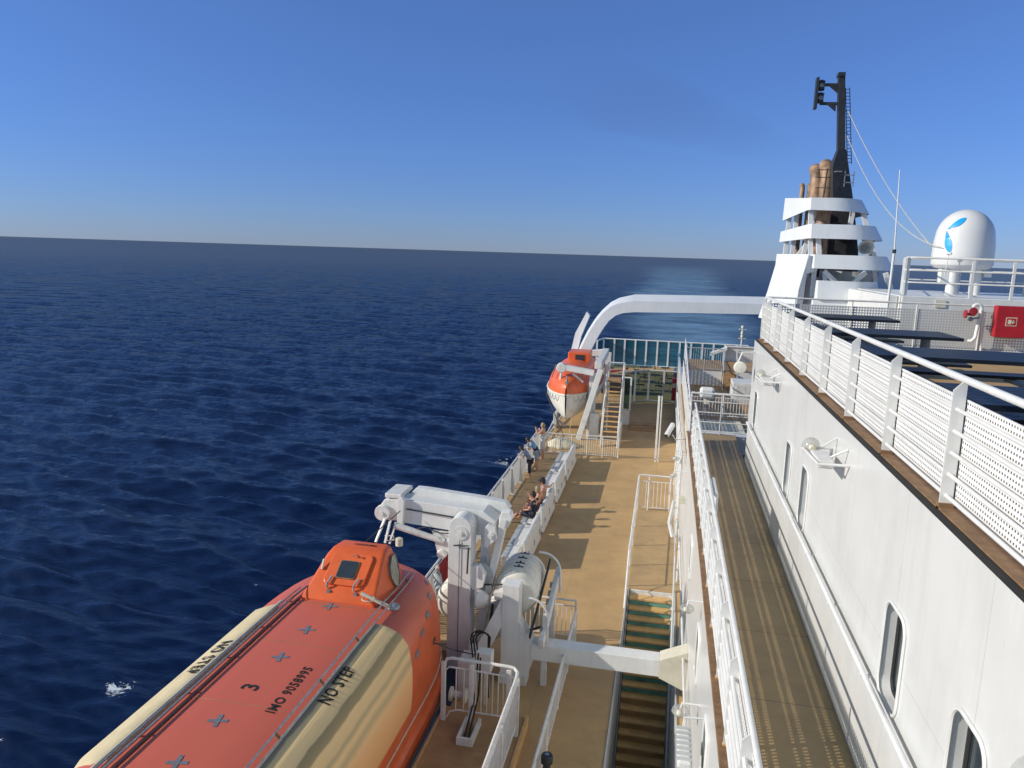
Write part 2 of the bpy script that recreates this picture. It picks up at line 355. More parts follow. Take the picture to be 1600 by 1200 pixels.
    half = math_n(n, L, 'ADD', math_n(n, L, 'MULTIPLY', sp.outputs[1], .042), 14.0)
    e = n.new('ShaderNodeMapRange'); L.new(math_n(n, L, 'DIVIDE', dx, half), e.inputs[0]); e.inputs[1].default_value = 1.15; e.inputs[2].default_value = .35; e.interpolation_type = 'SMOOTHSTEP'
    e2 = n.new('ShaderNodeMapRange'); L.new(sp.outputs[1], e2.inputs[0]); e2.inputs[1].default_value = 2600; e2.inputs[2].default_value = 500
    e3 = n.new('ShaderNodeMapRange'); L.new(sp.outputs[1], e3.inputs[0]); e3.inputs[1].default_value = 60; e3.inputs[2].default_value = 90
    wk = math_n(n, L, 'MULTIPLY', math_n(n, L, 'MULTIPLY', e.outputs[0], e2.outputs[0]), e3.outputs[0])
    nz = noise(.09, (.3, 1.1, 1), 0, 9, .72); nm = n.new('ShaderNodeMapRange'); L.new(nz, nm.inputs[0]); nm.inputs[1].default_value = .38; nm.inputs[2].default_value = .66
    nm.inputs[3].default_value = .25
    wkc = math_n(n, L, 'MULTIPLY', wk, nm.outputs[0])
    c1 = n.new('ShaderNodeMix'); c1.data_type = 'RGBA'; c1.inputs[6].default_value = (.0014, .0080, .041, 1); c1.inputs[7].default_value = (.20, .34, .46, 1)
    L.new(wkc, c1.inputs[0])
    # foam patches (small breaking crests), each with its own place and size
    tot = None
    fn = noise(1.15, (.7, 1, 1), .4, 10, .72, 1.8)
    for (fx, fy, fr, thr) in ((-30.2, 36.0, 1.9, .50), (-19.3, 91.5, 4.2, .54), (-18.5, 75.5, 2.6, .54), (-29.7, 51, .6, .60), (-33.2, 47, .8, .60), (-37, 58.5, .9, .60),
                              (-14, 71, 1.8, .57), (-24.2, 58.3, .5, .6), (-12, 66, 1.2, .6)):
        d = n.new('ShaderNodeVectorMath'); d.operation = 'DISTANCE'; L.new(P, d.inputs[0]); d.inputs[1].default_value = (fx, fy, -26)
        g = n.new('ShaderNodeMapRange'); L.new(d.outputs['Value'], g.inputs[0]); g.inputs[1].default_value = fr; g.inputs[2].default_value = 0; g.inputs[3].default_value = -.25; g.inputs[4].default_value = .12
        s1 = math_n(n, L, 'ADD', fn, g.outputs[0]); q1 = n.new('ShaderNodeMapRange'); L.new(s1, q1.inputs[0]); q1.inputs[1].default_value = thr; q1.inputs[2].default_value = thr + .07
        tot = q1.outputs[0] if tot is None else math_n(n, L, 'MAXIMUM', tot, q1.outputs[0])
    sf = n.new('ShaderNodeMapRange'); L.new(noise(.8, (.4, 1, 1), .1, 9, .7), sf.inputs[0]); sf.inputs[1].default_value = .70; sf.inputs[2].default_value = .75
    wf = math_n(n, L, 'MULTIPLY', sf.outputs[0], math_n(n, L, 'MULTIPLY', e.outputs[0], e3.outputs[0]))
    tot = math_n(n, L, 'MAXIMUM', tot, math_n(n, L, 'MULTIPLY', wf, .6))
    c2 = n.new('ShaderNodeMix'); c2.data_type = 'RGBA'; L.new(tot, c2.inputs[0]); L.new(c1.outputs[2], c2.inputs[6]); c2.inputs[7].default_value = (.62, .67, .72, 1)
    L.new(c2.outputs[2], b.inputs['Base Color'])
    L.new(math_n(n, L, 'ADD', math_n(n, L, 'MULTIPLY', tot, .6), .14), b.inputs['Roughness'])
    # effective reflectance of a ruffled sea: Fresnel on the rippled normal, never mirror-like at the horizon
    fz = n.new('ShaderNodeFresnel'); fz.inputs[0].default_value = 1.333; L.new(bp.outputs[0], fz.inputs['Normal'])
    fac = math_n(n, L, 'MINIMUM', math_n(n, L, 'MULTIPLY', fz.outputs[0], 1.12), .385)
    gl = n.new('ShaderNodeBsdfGlossy'); gl.inputs['Roughness'].default_value = .05; L.new(bp.outputs[0], gl.inputs['Normal'])
    df = n.new('ShaderNodeBsdfDiffuse'); L.new(c2.outputs[2], df.inputs[0])
    ms = n.new('ShaderNodeMixShader'); L.new(fac, ms.inputs[0]); L.new(df.outputs[0], ms.inputs[1]); L.new(gl.outputs[0], ms.inputs[2])
    L.new(ms.outputs[0], n['Material Output'].inputs['Surface'])
    # plain sea all the way round, just under the waves, for everything the wave sheet does not reach
    k = 60000; mm = MB(); mm.add([(-k, -k, -29.5), (k, -k, -29.5), (k, k, -29.5), (-k, k, -29.5)], [(0, 1, 2, 3)])
    o2 = mm.build('open_sea', m); struct(o2)
    if o2.data.polygons[0].normal.z < 0: o2.data.flip_normals()
build_sea()

# ================================================================ SHIP: decks and hull (structure)
LD = -10.1
s = MB(); s.box(-6.05, .95, 17.6, 72, LD - .25, LD); s.box(-4.2, -.62, 2, 17.6, LD - .25, LD); s.box(-.62, .95, 2, 9.2, LD - .25, LD)
ld = MB()
ld.box(-3.95, -.66, 17.6, 72, LD - .25, LD); ld.box(-4.2, -.66, 2, 17.6, LD - .25, LD); ld.box(.80, .95, 9.2, 22.65, LD - .25, LD); ld.box(-.66, .95, 22.65, 72, LD - .25, LD); ld.box(-6.05, -3.95, 38.1, 72, LD - .25, LD)
struct(ld.build('lower_deck', DECK))
struct(MB().box(-6.05, -3.95, 17.6, 38.1, LD - .25, LD + .004).build('boarded_side_deck', PLANK))
struct(MB().box(-.6, .93, 22.7, 30.25, LD, LD + .012).build('stair_landing_deck', PLANK2))
struct(MB().box(-4.18, -2.42, 2, 14.9, LD, LD + .24).build('boarding_platform_deck', DECKB, bevel=.01))
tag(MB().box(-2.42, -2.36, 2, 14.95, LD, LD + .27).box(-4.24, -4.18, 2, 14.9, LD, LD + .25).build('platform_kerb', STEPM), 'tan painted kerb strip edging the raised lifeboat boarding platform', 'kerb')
# deck space below the open stairwell
struct(MB().box(-1.5, .95, 2, 24, -14.6, -14.4).build('deck_below', TEAL))
w = thing('stairwell_casing', 'green painted casing around the open stairwell under the lower deck', 'casing', (0, 15, -14))
MB().box(.96, 1.02, 2, 24, -14.4, LD - .25).box(-1.5, -1.44, 2, 24, -14.4, LD - .25).box(-1.44, .96, 22.8, 22.86, -14.4, LD - .25).build('wall', TEAL, w)
MB().box(.76, .795, 5, 22.6, -14.4, LD + .03).box(-.66, -.635, 9.3, 22.6, -14.4, LD + .03).build('inner_panel', LGREY, w)
h = MB()
h.prism([(-6.05, LD - .26), (9, LD - .26), (9, -28), (-5.6, -28), (-6.05, -20)], 'Y', 24.1, 72)
h.prism([(-6.05, -14.7), (9, -14.7), (9, -28), (-5.6, -28), (-6.05, -20)], 'Y', -40, 24.05)
h.box(-6.05, -1.52, 17.65, 24.05, -14.65, LD - .26).box(-4.15, -1.52, -40, 17.6, -14.65, LD - .26)
tag(h.build('ship_hull', HULLM), 'dark blue side of the ship hull below the lower deck', 'hull')
tag(MB().box(-4.19, -4.16, 6, 17.6, -14.6, LD - .26).build('hull_side_plating', WHITE2), 'white hull plating below the boarding platform beside the lifeboat', 'hull plating')
b_ = MB(); b_.tube([(-6.1, 17.6, LD - .02), (-6.1, 72, LD - .02)], .06, 8)
tag(b_.build('deck_edge_gutter', LGREY), 'grey rounded gutter bar along the outer edge of the lower deck', 'gutter')
struct(MB().box(1.0, 2.46, 2, 25.6, -5.95, -5.7).build('walkway_deck', WALKD))
struct(MB().box(2.5, 16, 2, 22.3, -2.45, -2.2).build('upper_deck', DECK))
struct(MB().box(.95, 9, 25.7, 40, -6.65, -6.4).build('middle_deck', DECKB))
struct(MB().box(1.2, 9, 40.06, 44.5, -5.95, -5.66).build('raised_aft_deck', DECKB))

# ================================================================ wall under the walkway (inboard side of the lower deck)
w = thing('side_wall', 'white steel wall between the lower deck and the walkway above', 'wall', (.97, 15, LD))
MB().box(.96, 1.0, 2, 25.6, LD, -5.74).build('wall_plate', WALLW, w)
MB().box(.92, 1.12, 2, 25.6, -5.74, -5.66).build('coaming', BROWN, w)
for yc in (5.2, 7.9, 10.55, 13.5, 18.2):
    f = MB(); zc = -7.15; pts = []
    for (cy, cz, a0) in ((yc + .2, zc + .36, 0), (yc - .2, zc + .36, 90), (yc - .2, zc - .36, 180), (yc + .2, zc - .36, 270)):
        pts += arc((.955, cy, cz), .12, a0, a0 + 90, 4, 'YZ')
    pts.append(pts[0]); f.tube(pts, .035, 6, caps=False); fr = f.build('window_frame', WHITE, w, smooth=True)
    MB().box(.935, .958, yc - .29, yc + .29, zc - .45, zc + .45).build('pane', SIDEG, fr)
w2 = thing('lower_deck_bulkhead', 'white bulkhead beneath the aft landing beside the camera bracket', 'wall', (.95, 33, LD))
MB().box(.96, 1.05, 25.62, 54, LD, -6.42).build('wall_plate', WALLW, w2)
m = MB()
for y in (26.2, 27.5, 29, 31, 34): m.tube([(.82, y, LD), (.82, y, -6.5)], .035, 8)
m.tube([(.8, 26, -6.9), (.8, 40, -6.9)], .04, 8).tube([(.8, 26, -7.7), (.8, 40, -7.7)], .03, 8)
m.build('pipe', WHITE2, w2, smooth=True)
m = MB()
for y in (12, 18.7, 23.5): m.tube([(.86, y, LD), (.86, y, -8.6)], .04, 8)
m.tube([(.86, 5, -8.9), (.86, 25, -8.9)], .03, 8)
m.build('pipe', WHITE2, w, smooth=True)

# ================================================================ deckhouse wall with windows
dh = thing('deckhouse_wall', 'tall white deckhouse side with rounded windows rising from the walkway', 'wall', (2.5, 12, -5.7))
wins = [(3.6, .33), (5.9, .33), (7.85, .33), (13.2, .33), (15.0, .33), (20.75, .33)]
zc, hh, XW = -3.93, .52, 2.46
def rrect(yc, zc, hw, hh, r_, n=5):
    out = []
    for (sy, sz, a0) in ((1, 1, 0), (-1, 1, 90), (-1, -1, 180), (1, -1, 270)):
        for i in range(n + 1):
            a = R(a0 + 90 * i / n); out.append((yc + sy * (hw - r_) + math.cos(a) * r_, zc + sz * (hh - r_) + math.sin(a) * r_))
    return out
m = MB(); z0, z1 = -5.95, -2.2
ys = [2.0]
for yc, hw in wins: ys += [yc - hw - .06, yc + hw + .06]
ys.append(22.3)
for i in range(0, len(ys), 2): m.add([(XW, ys[i], z0), (XW, ys[i + 1], z0), (XW, ys[i + 1], z1), (XW, ys[i], z1)], [(0, 3, 2, 1)])
for yc, hw in wins:
    a, b2 = yc - hw - .06, yc + hw + .06; za, zb = zc - hh - .06, zc + hh + .06
    m.add([(XW, a, z0), (XW, b2, z0), (XW, b2, za), (XW, a, za)], [(0, 3, 2, 1)]); m.add([(XW, a, zb), (XW, b2, zb), (XW, b2, z1), (XW, a, z1)], [(0, 3, 2, 1)])
    rr = rrect(yc, zc, hw, hh, .17)        # corner fill between the square bay and the rounded opening
    cs = [(b2, zb), (a, zb), (a, za), (b2, za)]; k = len(rr) // 4
    for c in range(4):
        for i in range(k - 1): m.add([(XW, *cs[c]), (XW, *rr[c * k + i]), (XW, *rr[c * k + i + 1])], [(0, 1, 2)])
        nx = (c + 1) % 4
        m.add([(XW, *cs[c]), (XW, *rr[c * k + k - 1]), (XW, *rr[nx * k]), (XW, *cs[nx])], [(0, 1, 2, 3)])
m.add([(XW, 22.3, z0), (5, 22.3, z0), (5, 22.3, z1), (XW, 22.3, z1)], [(0, 1, 2, 3)])
m.build('wall_plate', WALLW, dh)
for yc, hw in wins:
    rr = rrect(yc, zc, hw, hh, .17); r2 = rrect(yc, zc, hw - .05, hh - .05, .13)
    f = MB(); f.loft([[Vector((XW - .004, *p)) for p in rr], [Vector((XW + .13, *p)) for p in rr], [Vector((XW + .13, *p)) for p in r2]], caps=False)
    f.tube([(XW - .01, *p) for p in rr + rr[:1]], .018, 6, caps=False)
    fr = f.build('window', WHITE, dh, smooth=True)
    MB().add([(XW + .12, *p) for p in r2], [tuple(range(len(r2)))]).build('pane', WINDOW, fr)
    MB().tube([(XW + .115, *p) for p in r2 + r2[:1]], .022, 6, caps=False).build('seal', RUBBER, fr)
MB().tube([(2.36, 2.2, -4.42), (2.36, 21.6, -4.42)], .03, 10).build('handrail', WHITE, dh, smooth=True)
for y in (3.1, 4.9, 6.7, 8.5, 10.3, 12.1, 13.9, 15.7, 17.5, 19.3, 21.1): MB().tube([(2.36, y, -4.43), (2.36, y, -4.5), (2.46, y, -4.5)], .014, 6).build('handrail_bracket', WHITE, dh, smooth=True)

# ================================================================ perforated railings
def blade(m, x0, x1, y, th, z0, z1):
    m.prism([(x0, z0), (x1, z0), (x1, z1), (x1 - .03, z1), (x0, z1 - .09)], 'Y', y - th / 2, y + th / 2)
ur = thing('upper_deck_railing', 'white railing with perforated sheets and flat posts along the upper deck with picnic tables', 'railing', (2.62, 12, -2.2))
MB().tube([(2.64, 2, -.99), (2.64, 21.95, -.99)], .034, 12).build('top_rail', WHITE, ur, smooth=True)
for z in (-2.06, -1.86, -1.66, -1.46, -1.26): MB().tube([(2.60, 2, z), (2.60, 21.95, z)], .019, 8).build('mid_rail', WHITE, ur, smooth=True)
py = [3.35, 5.4, 7.4, 9.38, 11.35, 13.3, 15.25, 17.2, 19.1, 21.0, 21.93]
for y in py:
    m = MB(); blade(m, 2.55, 2.66, y, .016, -2.2, -1.0); m.build('post', WHITE, ur)
    MB().box(2.54, 2.67, y - .03, y + .03, -2.2, -2.13).build('post_foot', BROWN, ur)
yy = [2.0] + py
for a, b2 in zip(yy[:-1], yy[1:]): MB().box(2.672, 2.675, a + .02, b2 - .02, -2.14, -1.17).build('perforated_panel', PERFY, ur)
for a, b2 in zip(yy[:-1], yy[1:]): MB().box(2.668, 2.68, a + .02, b2 - .02, -1.185, -1.165).build('panel_edge', WHITE, ur)
tag(MB().box(2.465, 2.54, 2, 22.28, -2.2, -2.188).build('deck_edge_gutter', RUBBER), 'thin dark gutter along the top edge of the deckhouse wall', 'gutter')
tag(MB().box(2.54, 2.73, 2, 22.28, -2.2, -2.17).build('deck_edge_strip', BROWN), 'brown painted edge strip under the upper deck railing', 'edge strip')

wr = thing('walkway_railing', 'white perforated railing on the outer edge of the walkway seen from above', 'railing', (1.08, 12, -5.7))
MB().tube([(1.08, 2, -4.5), (1.08, 24.4, -4.5)], .032, 12).build('top_rail', WHITE, wr, smooth=True)
for z in (-5.55, -5.36, -5.17, -4.98, -4.79): MB().tube([(1.02, 2, z), (1.02, 24.4, z)], .026, 8).build('mid_rail', WHITE, wr, smooth=True)
py = [2.6 + 1.5 * i for i in range(15)]
for y in py:
    m = MB(); blade(m, .98, 1.10, y, .014, -5.7, -4.5); m.build('post', WHITE, wr)
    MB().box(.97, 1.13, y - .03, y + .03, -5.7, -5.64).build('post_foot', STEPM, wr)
MB().box(1.095, 1.098, 2, 24.4, -5.62, -4.7).build('perforated_panel', PERFW, wr)
tag(MB().box(1.13, 1.22, 14.9, 16.1, -5.1, -4.5).build('equipment_cover', WHITE, bevel=.07), 'rounded white cover hung inside the walkway railing', 'cover')

fr_ = thing('aft_screen_fence', 'grey perforated fence across the aft end of the picnic table deck', 'fence', (8, 22.1, -2.2))
MB().tube([(2.64, 22, -.99), (15, 22, -.99)], .026, 10).build('top_rail', WHITE2, fr_, smooth=True)
for x in (3.4, 4.85, 6.45, 8.0, 9.6, 11.2): MB().tube([(x, 22, -2.2), (x, 22, -1.0)], .02, 8).build('post', WHITE2, fr_, smooth=True)
for a, b2 in ((2.75, 6.42), (6.5, 10.1), (10.2, 15)): MB().box(a, b2, 22.02, 22.024, -2.16, -1.14).build('perforated_panel', PERFX, fr_)
MB().box(2.75, 15, 22.0, 22.04, -2.2, -2.14).build('bottom_rail', WHITE2, fr_)

# white housing behind the fence with guard rail and radome
hs_ = thing('upper_housing', 'low white steel housing behind the fence carrying the radome', 'housing', (9, 24, -2.2))
MB().box(6.3, 16, 22.9, 28.5, -2.2, -.84).box(6.0, 6.28, 23.2, 28.5, -2.2, -.86).build('housing', WHITE, hs_, bevel=.02)
MB().box(7.15, 7.42, 22.87, 22.89, -1.12, -.92).build('sign_plate', CREAM, hs_)
gr = thing('housing_guard_rail', 'white three bar guard rail on top of the housing in front of the radome', 'railing', (6.5, 23, -.84))
pts_a = [(5.55, 23.0), (6.35, 22.85)]
for z, rr_ in ((.2, .028), (-.14, .022), (-.47, .022)):
    MB().tube([(7.55, 27.6, z), (6.42, 23.2, z), (6.45, 23.0, z), (6.6, 22.92, z), (15, 22.9, z)], rr_, 8).build('rail', WHITE, gr, smooth=True)
    MB().tube([(7.55, 27.6, z), (15, 27.6, z)], rr_, 8).build('rail', WHITE, gr, smooth=True)
for x, y in ((6.42, 23.05), (6.7, 24.3), (7.0, 25.5), (7.3, 26.7), (7.55, 27.6), (8.0, 22.92), (9.0, 22.92), (10.2, 22.92), (9.6, 27.6), (11.2, 27.6)):
    MB().box(x - .035, x + .035, y - .02, y + .02, -.86, .2).build('post', WHITE, gr)
# ================================================================ funnel
fx, fy = 0, 28
fu = thing('funnel', 'white louvred ship funnel with black core', 'funnel', (5.3, 30, -2.2))
def band(ztop, zbot_c, zbot_l, xl, xc, xr, drop_r=0.0, rise=0.0, name='louvre_band', yf=28.0, flare=.28):
    """a belt round the funnel: flat raked outboard side, flat front, wide round inboard corner; wider at the foot"""
    top, bot = [], []
    h_ = ztop - zbot_c
    path = [((xl, yf + 3.2), (-.02, 0), zbot_l), ((xc - .07, yf + .25), (0, -.06), zbot_c), ((xc, yf), (0, -.1), zbot_c)]
    xm = xr - 1.15
    for t_ in (.33, .66, 1.0): path.append(((xc + (xm - xc) * t_, yf), (0, -.1), zbot_c - drop_r * t_ * .3))
    for a in range(15, 91, 15):
        c_, s1 = math.cos(R(a)), math.sin(R(a)); path.append(((xm + 1.15 * s1, yf + 1.5 * (1 - c_)), (flare * s1, -.1 * c_), zbot_c - drop_r * (.3 + .7 * s1)))
    path.append(((xr, yf + 4), (flare, 0), zbot_c - drop_r))
    for (x, y), (kx, ky), zb in path: top.append(Vector((x, y, ztop + (rise if (x, y) == (xl, yf + 3.2) else 0)))); bot.append(Vector((x + kx, y + ky, zb)))
    cen = Vector((5.6, yf + 3, 0)); rg = []
    for t_, b_ in zip(top, bot):
        d = (cen - t_); d.z = 0; d = d.normalized() * .06; rg.append([t_, b_, b_ + d, t_ + d])
    return MB().loft(rg).build(name, FUNW, fu, smooth=True)
band(2.13, 1.72, 1.50, 4.1, 4.52, 6.42, .05, .2)
band(1.26, .78, .70, 4.05, 4.62, 6.95, .0, -.17)
band(.25, -.22, -.25, 3.98, 4.80, 7.42, .0)
band(-.62, -1.25, -1.25, 4.4, 5.0, 7.2, .0, flare=.1)
band(-1.28, -2.1, -2.1, 4.4, 4.9, 7.4, .0, flare=.05)
MB().loft([[Vector((4.05, 31.2, .25)), Vector((4.62, 28.02, .25)), Vector((4.66, 28.06, .25)), Vector((4.1, 31.2, .25))],
           [Vector((3.75, 31.2, -1.2)), Vector((4.38, 27.95, -.95)), Vector((4.42, 28.0, -.95)), Vector((3.8, 31.2, -1.2))],
           [Vector((3.5, 31.2, -2.2)), Vector((4.3, 27.9, -2.2)), Vector((4.34, 27.95, -2.2)), Vector((3.55, 31.2, -2.2))]]).build('side_plate', FUNW, fu)
MB().prism([(4.38, -2.2), (4.45, -.95), (4.6, .2), (4.95, .2), (4.95, -.3), (4.62, -.42), (4.6, -1.0), (4.55, -2.2)], 'Y', 28.12, 28.2).build('corner_plate', FUNW, fu)
MB().prism([(5.2, -2.2), (5.35, .4), (5.5, 2.0), (6.4, 2.0), (6.7, .4), (6.9, -2.2)], 'Y', 30.2, 32.6).build('core', SOOT, fu, bevel=.15)
MB().prism([(4.9, -2.2), (4.9, -.55), (7.0, -.55), (7.3, -2.2)], 'Y', 29.8, 32.7).build('core_base', WHITE, fu)
MB().lathe((6.35, 29.9, 0), [(1.0, -2.2), (1.0, -.3)], 20).build('drum', GREYP, fu, smooth=True)
m = MB()
for a, b2 in (((4.45, 30.6, .2), (4.5, 30.6, 2.1)), ((4.62, 29.2, .2), (4.9, 29.2, 1.9)), ((4.75, 28.5, .2), (4.6, 28.5, 2.0)), ((4.5, 29.6, .2), (5.0, 29.4, 1.0)), ((6.95, 28.9, .1), (6.3, 28.9, 2.0)), ((7.3, 29.2, -1.5), (6.75, 29.2, .9)),
              ((5.2, 28.3, -.3), (6.3, 28.4, -1.25)), ((6.6, 28.5, -.3), (5.7, 28.4, -1.2)), ((7.25, 28.6, -.3), (7.7, 28.7, -1.3)), ((4.9, 28.4, -1.2), (4.9, 28.4, .2)), ((5.0, 28.3, .2), (4.85, 28.3, 1.3)),
              ((4.25, 31, .2), (4.3, 31, 2.0)), ((4.9, 30, .2), (5.0, 30, 2.0)), ((6.0, 29, .8), (6.1, 29, 2.0)), ((5.35, 28.4, -1.2), (5.25, 28.4, -.3))):
    m.bar(a, b2, .15, .15, (0, 1, 0))
m.build('strut', FUNW, fu)
# exhaust pipes
def pipe(x, y, z0, z1, r_, name='exhaust_pipe', bend=.5, par=fu):
    pts = [(x, y, z0), (x, y, z1 - bend * .7)] + [(x, y + bend * (1 - math.cos(R(d))) * .8, z1 - bend * .7 + bend * .7 * math.sin(R(d))) for d in (20, 40, 60, 80)]
    o = MB().tube(pts, r_, 16).build(name, PIPE, par, smooth=True); return o
pipe(5.14, 29.0, .15, 3.34, .235, bend=.7); pipe(4.9, 29.5, .15, 3.24, .23, bend=.7)
pipe(4.66, 31.0, .1, 2.8, .09, bend=.2); pipe(4.92, 31.0, .1, 2.8, .09, bend=.2)
m = MB(); m.lathe((6.45, 28.2, .52), [(.06, 1.0), (.07, .6), (.12, .3), (.24, .05), (.25, 0), (.2, .02), (.06, .3)], 20, 'Y'); m.build('horn', HORNM, fu, smooth=True)
m = MB()
for z in (2.5, 2.85, 3.1): m.tube([(4.72, 28.6, z), (5.25, 28.6, z)], .015, 6)
m.tube([(5.0, 28.6, 2.1), (5.05, 28.6, 3.15)], .03, 6); m.build('pipe_guard', BLACK, fu)
# mast
ma = thing('signal_mast', 'black tapered signal mast with ladder and twin lamps above the funnel', 'mast', (5.4, 28.6, 2.1))
MB().loft([[Vector((5.22, 28.1, 2.15)), Vector((5.9, 28.3, 2.15)), Vector((5.9, 29.3, 2.15)), Vector((5.22, 29.3, 2.15))],
           [Vector((5.16, 28.3, 3.2)), Vector((5.68, 28.4, 3.2)), Vector((5.68, 29.0, 3.2)), Vector((5.16, 29.0, 3.2))],
           [Vector((5.3, 28.4, 3.75)), Vector((5.56, 28.45, 3.75)), Vector((5.56, 28.8, 3.75)), Vector((5.3, 28.8, 3.75))]]).build('mast_base', BLACK, ma)
MB().bar((5.42, 28.6, 3.7), (5.2, 28.6, 6.15), .24, .26, (0, 1, 0), .2, .24).build('pole', BLACK, ma)
MB().box(5.08, 5.3, 28.42, 28.78, 6.1, 6.22).build('mast_cap', BLACK, ma)
for z in (5.85, 5.25):
    MB().bar((5.2, 28.6, z), (4.6, 28.6, z + .01), .09, .09).prism([(5.12, z - .03), (4.85, z - .03), (5.12, z - .25)], 'Y', 28.56, 28.64).build('lamp_bracket', BLACK, ma)
lf = MB().box(4.42, 4.5, 28.45, 28.75, 5.08, 6.08).build('lamp_frame', BLACK, ma)
for z in (5.82, 5.42):
    MB().lathe((4.6, 28.6, z), [(.09, -.15), (.11, -.13), (.11, .13), (.13, .15), (.06, .19)], 14).build('signal_lamp', BLACK, ma, smooth=True)
    MB().lathe((4.6, 28.6, z), [(.112, -.05), (.112, .06)], 14).build('signal_lens', LAMPG, ma, smooth=True)
m = MB()
for x in (0, .13):
    m.tube([(5.68 + x - .02, 28.55, 3.3), (5.36 + x, 28.55, 5.75)], .014, 6)
for i in range(22):
    t_ = i / 21; x = 5.66 - .3 * t_; z = 3.35 + 2.35 * t_; m.tube([(x, 28.55, z), (x + .13, 28.55, z)], .011, 5)
for t_ in (.1, .4, .7, .95): m.bar((5.45 - .22 * t_, 28.58, 3.4 + 2.35 * t_), (5.7 - .3 * t_, 28.55, 3.35 + 2.35 * t_), .02, .02)
m.build('ladder', BLACK, ma)
m = MB(); m.box(5.5, 5.8, 28.0, 28.03, 2.62, 2.65).box(5.5, 5.8, 28.0, 28.03, 2.86, 2.89).box(5.5, 5.53, 28, 28.03, 2.5, 3.0).box(5.78, 5.81, 28, 28.03, 2.5, 3.0).box(5.2, 5.4, 27.95, 28.2, 2.97, 3.0)
m.build('step_bracket', STEEL, ma)
def hang(a, b, sag, n=14): return [tuple(a[k] + (b[k] - a[k]) * i / n - (sag * 4 * (i / n) * (1 - i / n) if k == 2 else 0) for k in range(3)) for i in range(n + 1)]
tag(MB().tube(hang((5.5, 28.5, 5.0), (8.1, 26.0, .3), .35), .012, 5).build('aerial_wire', ROPE), 'upper thin white wire running from the mast down to the radome', 'wire', 'wires from the mast')
tag(MB().tube(hang((5.55, 28.5, 4.2), (7.95, 25.5, .55), .75), .012, 5).build('aerial_wire', ROPE), 'lower sagging white wire running from the mast base to the radome', 'wire', 'wires from the mast')
# radome
ra = thing('radome', 'large white satellite dome with blue two leaf logo', 'radome', (8.72, 26, -.84))
RC = Vector((8.72, 26.0, 0)); RR_ = .84
prof = [(.80, .0), (RR_, .06), (RR_, .35), (.835, .6), (.815, .8)] + [(.8 * math.cos(R(a)), .85 + .85 * math.sin(R(a))) for a in range(5, 90, 6)] + [(.01, 1.70)]
MB().lathe(RC, prof, 40).build('dome', RADW, ra, smooth='all')
MB().lathe(RC, [(.45, -.12), (.74, -.06), (.8, .0)], 32).build('base_ring', RADW, ra, smooth=True)
for dx, dy, r_ in ((-.3, -.3, .16), (.0, .3, .13), (.42, -.15, .13)): MB().lathe(RC + Vector((dx, dy, -.86)), [(r_, 0), (r_, .8)], 14).build('leg', WHITE, ra, smooth=True)
MB().box(8.05, 8.35, 25.6, 25.9, -.5, -.1).build('junction_box', WHITE, ra, bevel=.02)
MB().box(9.3, 9.5, 25.7, 25.9, -.3, -.1).build('junction_box', WHITE, ra, bevel=.02)
def dome_pt(a, z, off=.006):
    if z < .85: r_ = RR_ - .03 * max(0, z - .35)
    else: r_ = .8 * math.sqrt(max(0, 1 - ((z - .85) / .85) ** 2)) + .01
    if z < .85: r_ = np.interp(z, [0, .06, .35, .6, .8, .85], [.8, .84, .84, .835, .815, .8])
    return (RC.x + math.sin(a) * (r_ + off), RC.y - math.cos(a) * (r_ + off), z)
def leaf(p0, p1, w):
    ctr = []; n_ = 14
    L_, Rr = [], []
    for i in range(n_ + 1):
        t_ = i / n_; a = p0[0] + (p1[0] - p0[0]) * t_; z = p0[1] + (p1[1] - p0[1]) * t_
        hw = w * math.sin(math.pi * min(1, t_ ** 1.35 + .0)) ** .8 if t_ < 1 else 0
        d = Vector((p1[0] - p0[0], p1[1] - p0[1])).normalized(); nn = Vector((-d.y, d.x))
        L_.append([a + nn.x * hw, z + nn.y * hw]); Rr.append([a - nn.x * hw, z - nn.y * hw])
    vs = []; nc = 4
    for l, r2 in zip(L_, Rr):
        for c in range(nc + 1): vs.append(dome_pt(l[0] + (r2[0] - l[0]) * c / nc, l[1] + (r2[1] - l[1]) * c / nc))
    fs = [(i * (nc + 1) + c, i * (nc + 1) + c + 1, (i + 1) * (nc + 1) + c + 1, (i + 1) * (nc + 1) + c) for i in range(n_) for c in range(nc)]
    return MB().add(vs, fs)
m = leaf((-1.0, 1.08), (-.35, 1.42), .10); m2 = leaf((-1.0, 1.05), (-.72, .38), .13)
m.add(m2.v, m2.f); m.build('logo', LOGO, ra)
MB().tube([(8.0, 25.1, -.3), (8.05, 25.1, .32)], .012, 6).box(7.98, 8.12, 25.08, 25.12, .32, .36).ball((8.1, 25.1, .38), .035).build('wind_sensor', WHITE2, ra)
wa = thing('whip_antenna', 'thin white whip antenna on a pole beside the guard rail', 'antenna', (5.9, 22.9, -2.1))
MB().tube([(5.95, 22.9, -1.9), (5.97, 22.9, .3)], .035, 8).build('pole', WHITE, wa, smooth=True)
MB().tube([(5.97, 22.9, .3), (5.97, 22.9, .4)], .05, 8).build('collar', BLACK, wa)
MB().tube([(5.97, 22.9, .4), (5.88, 22.9, 2.5)], .02, 8, .012).build('whip', WHITE, wa)
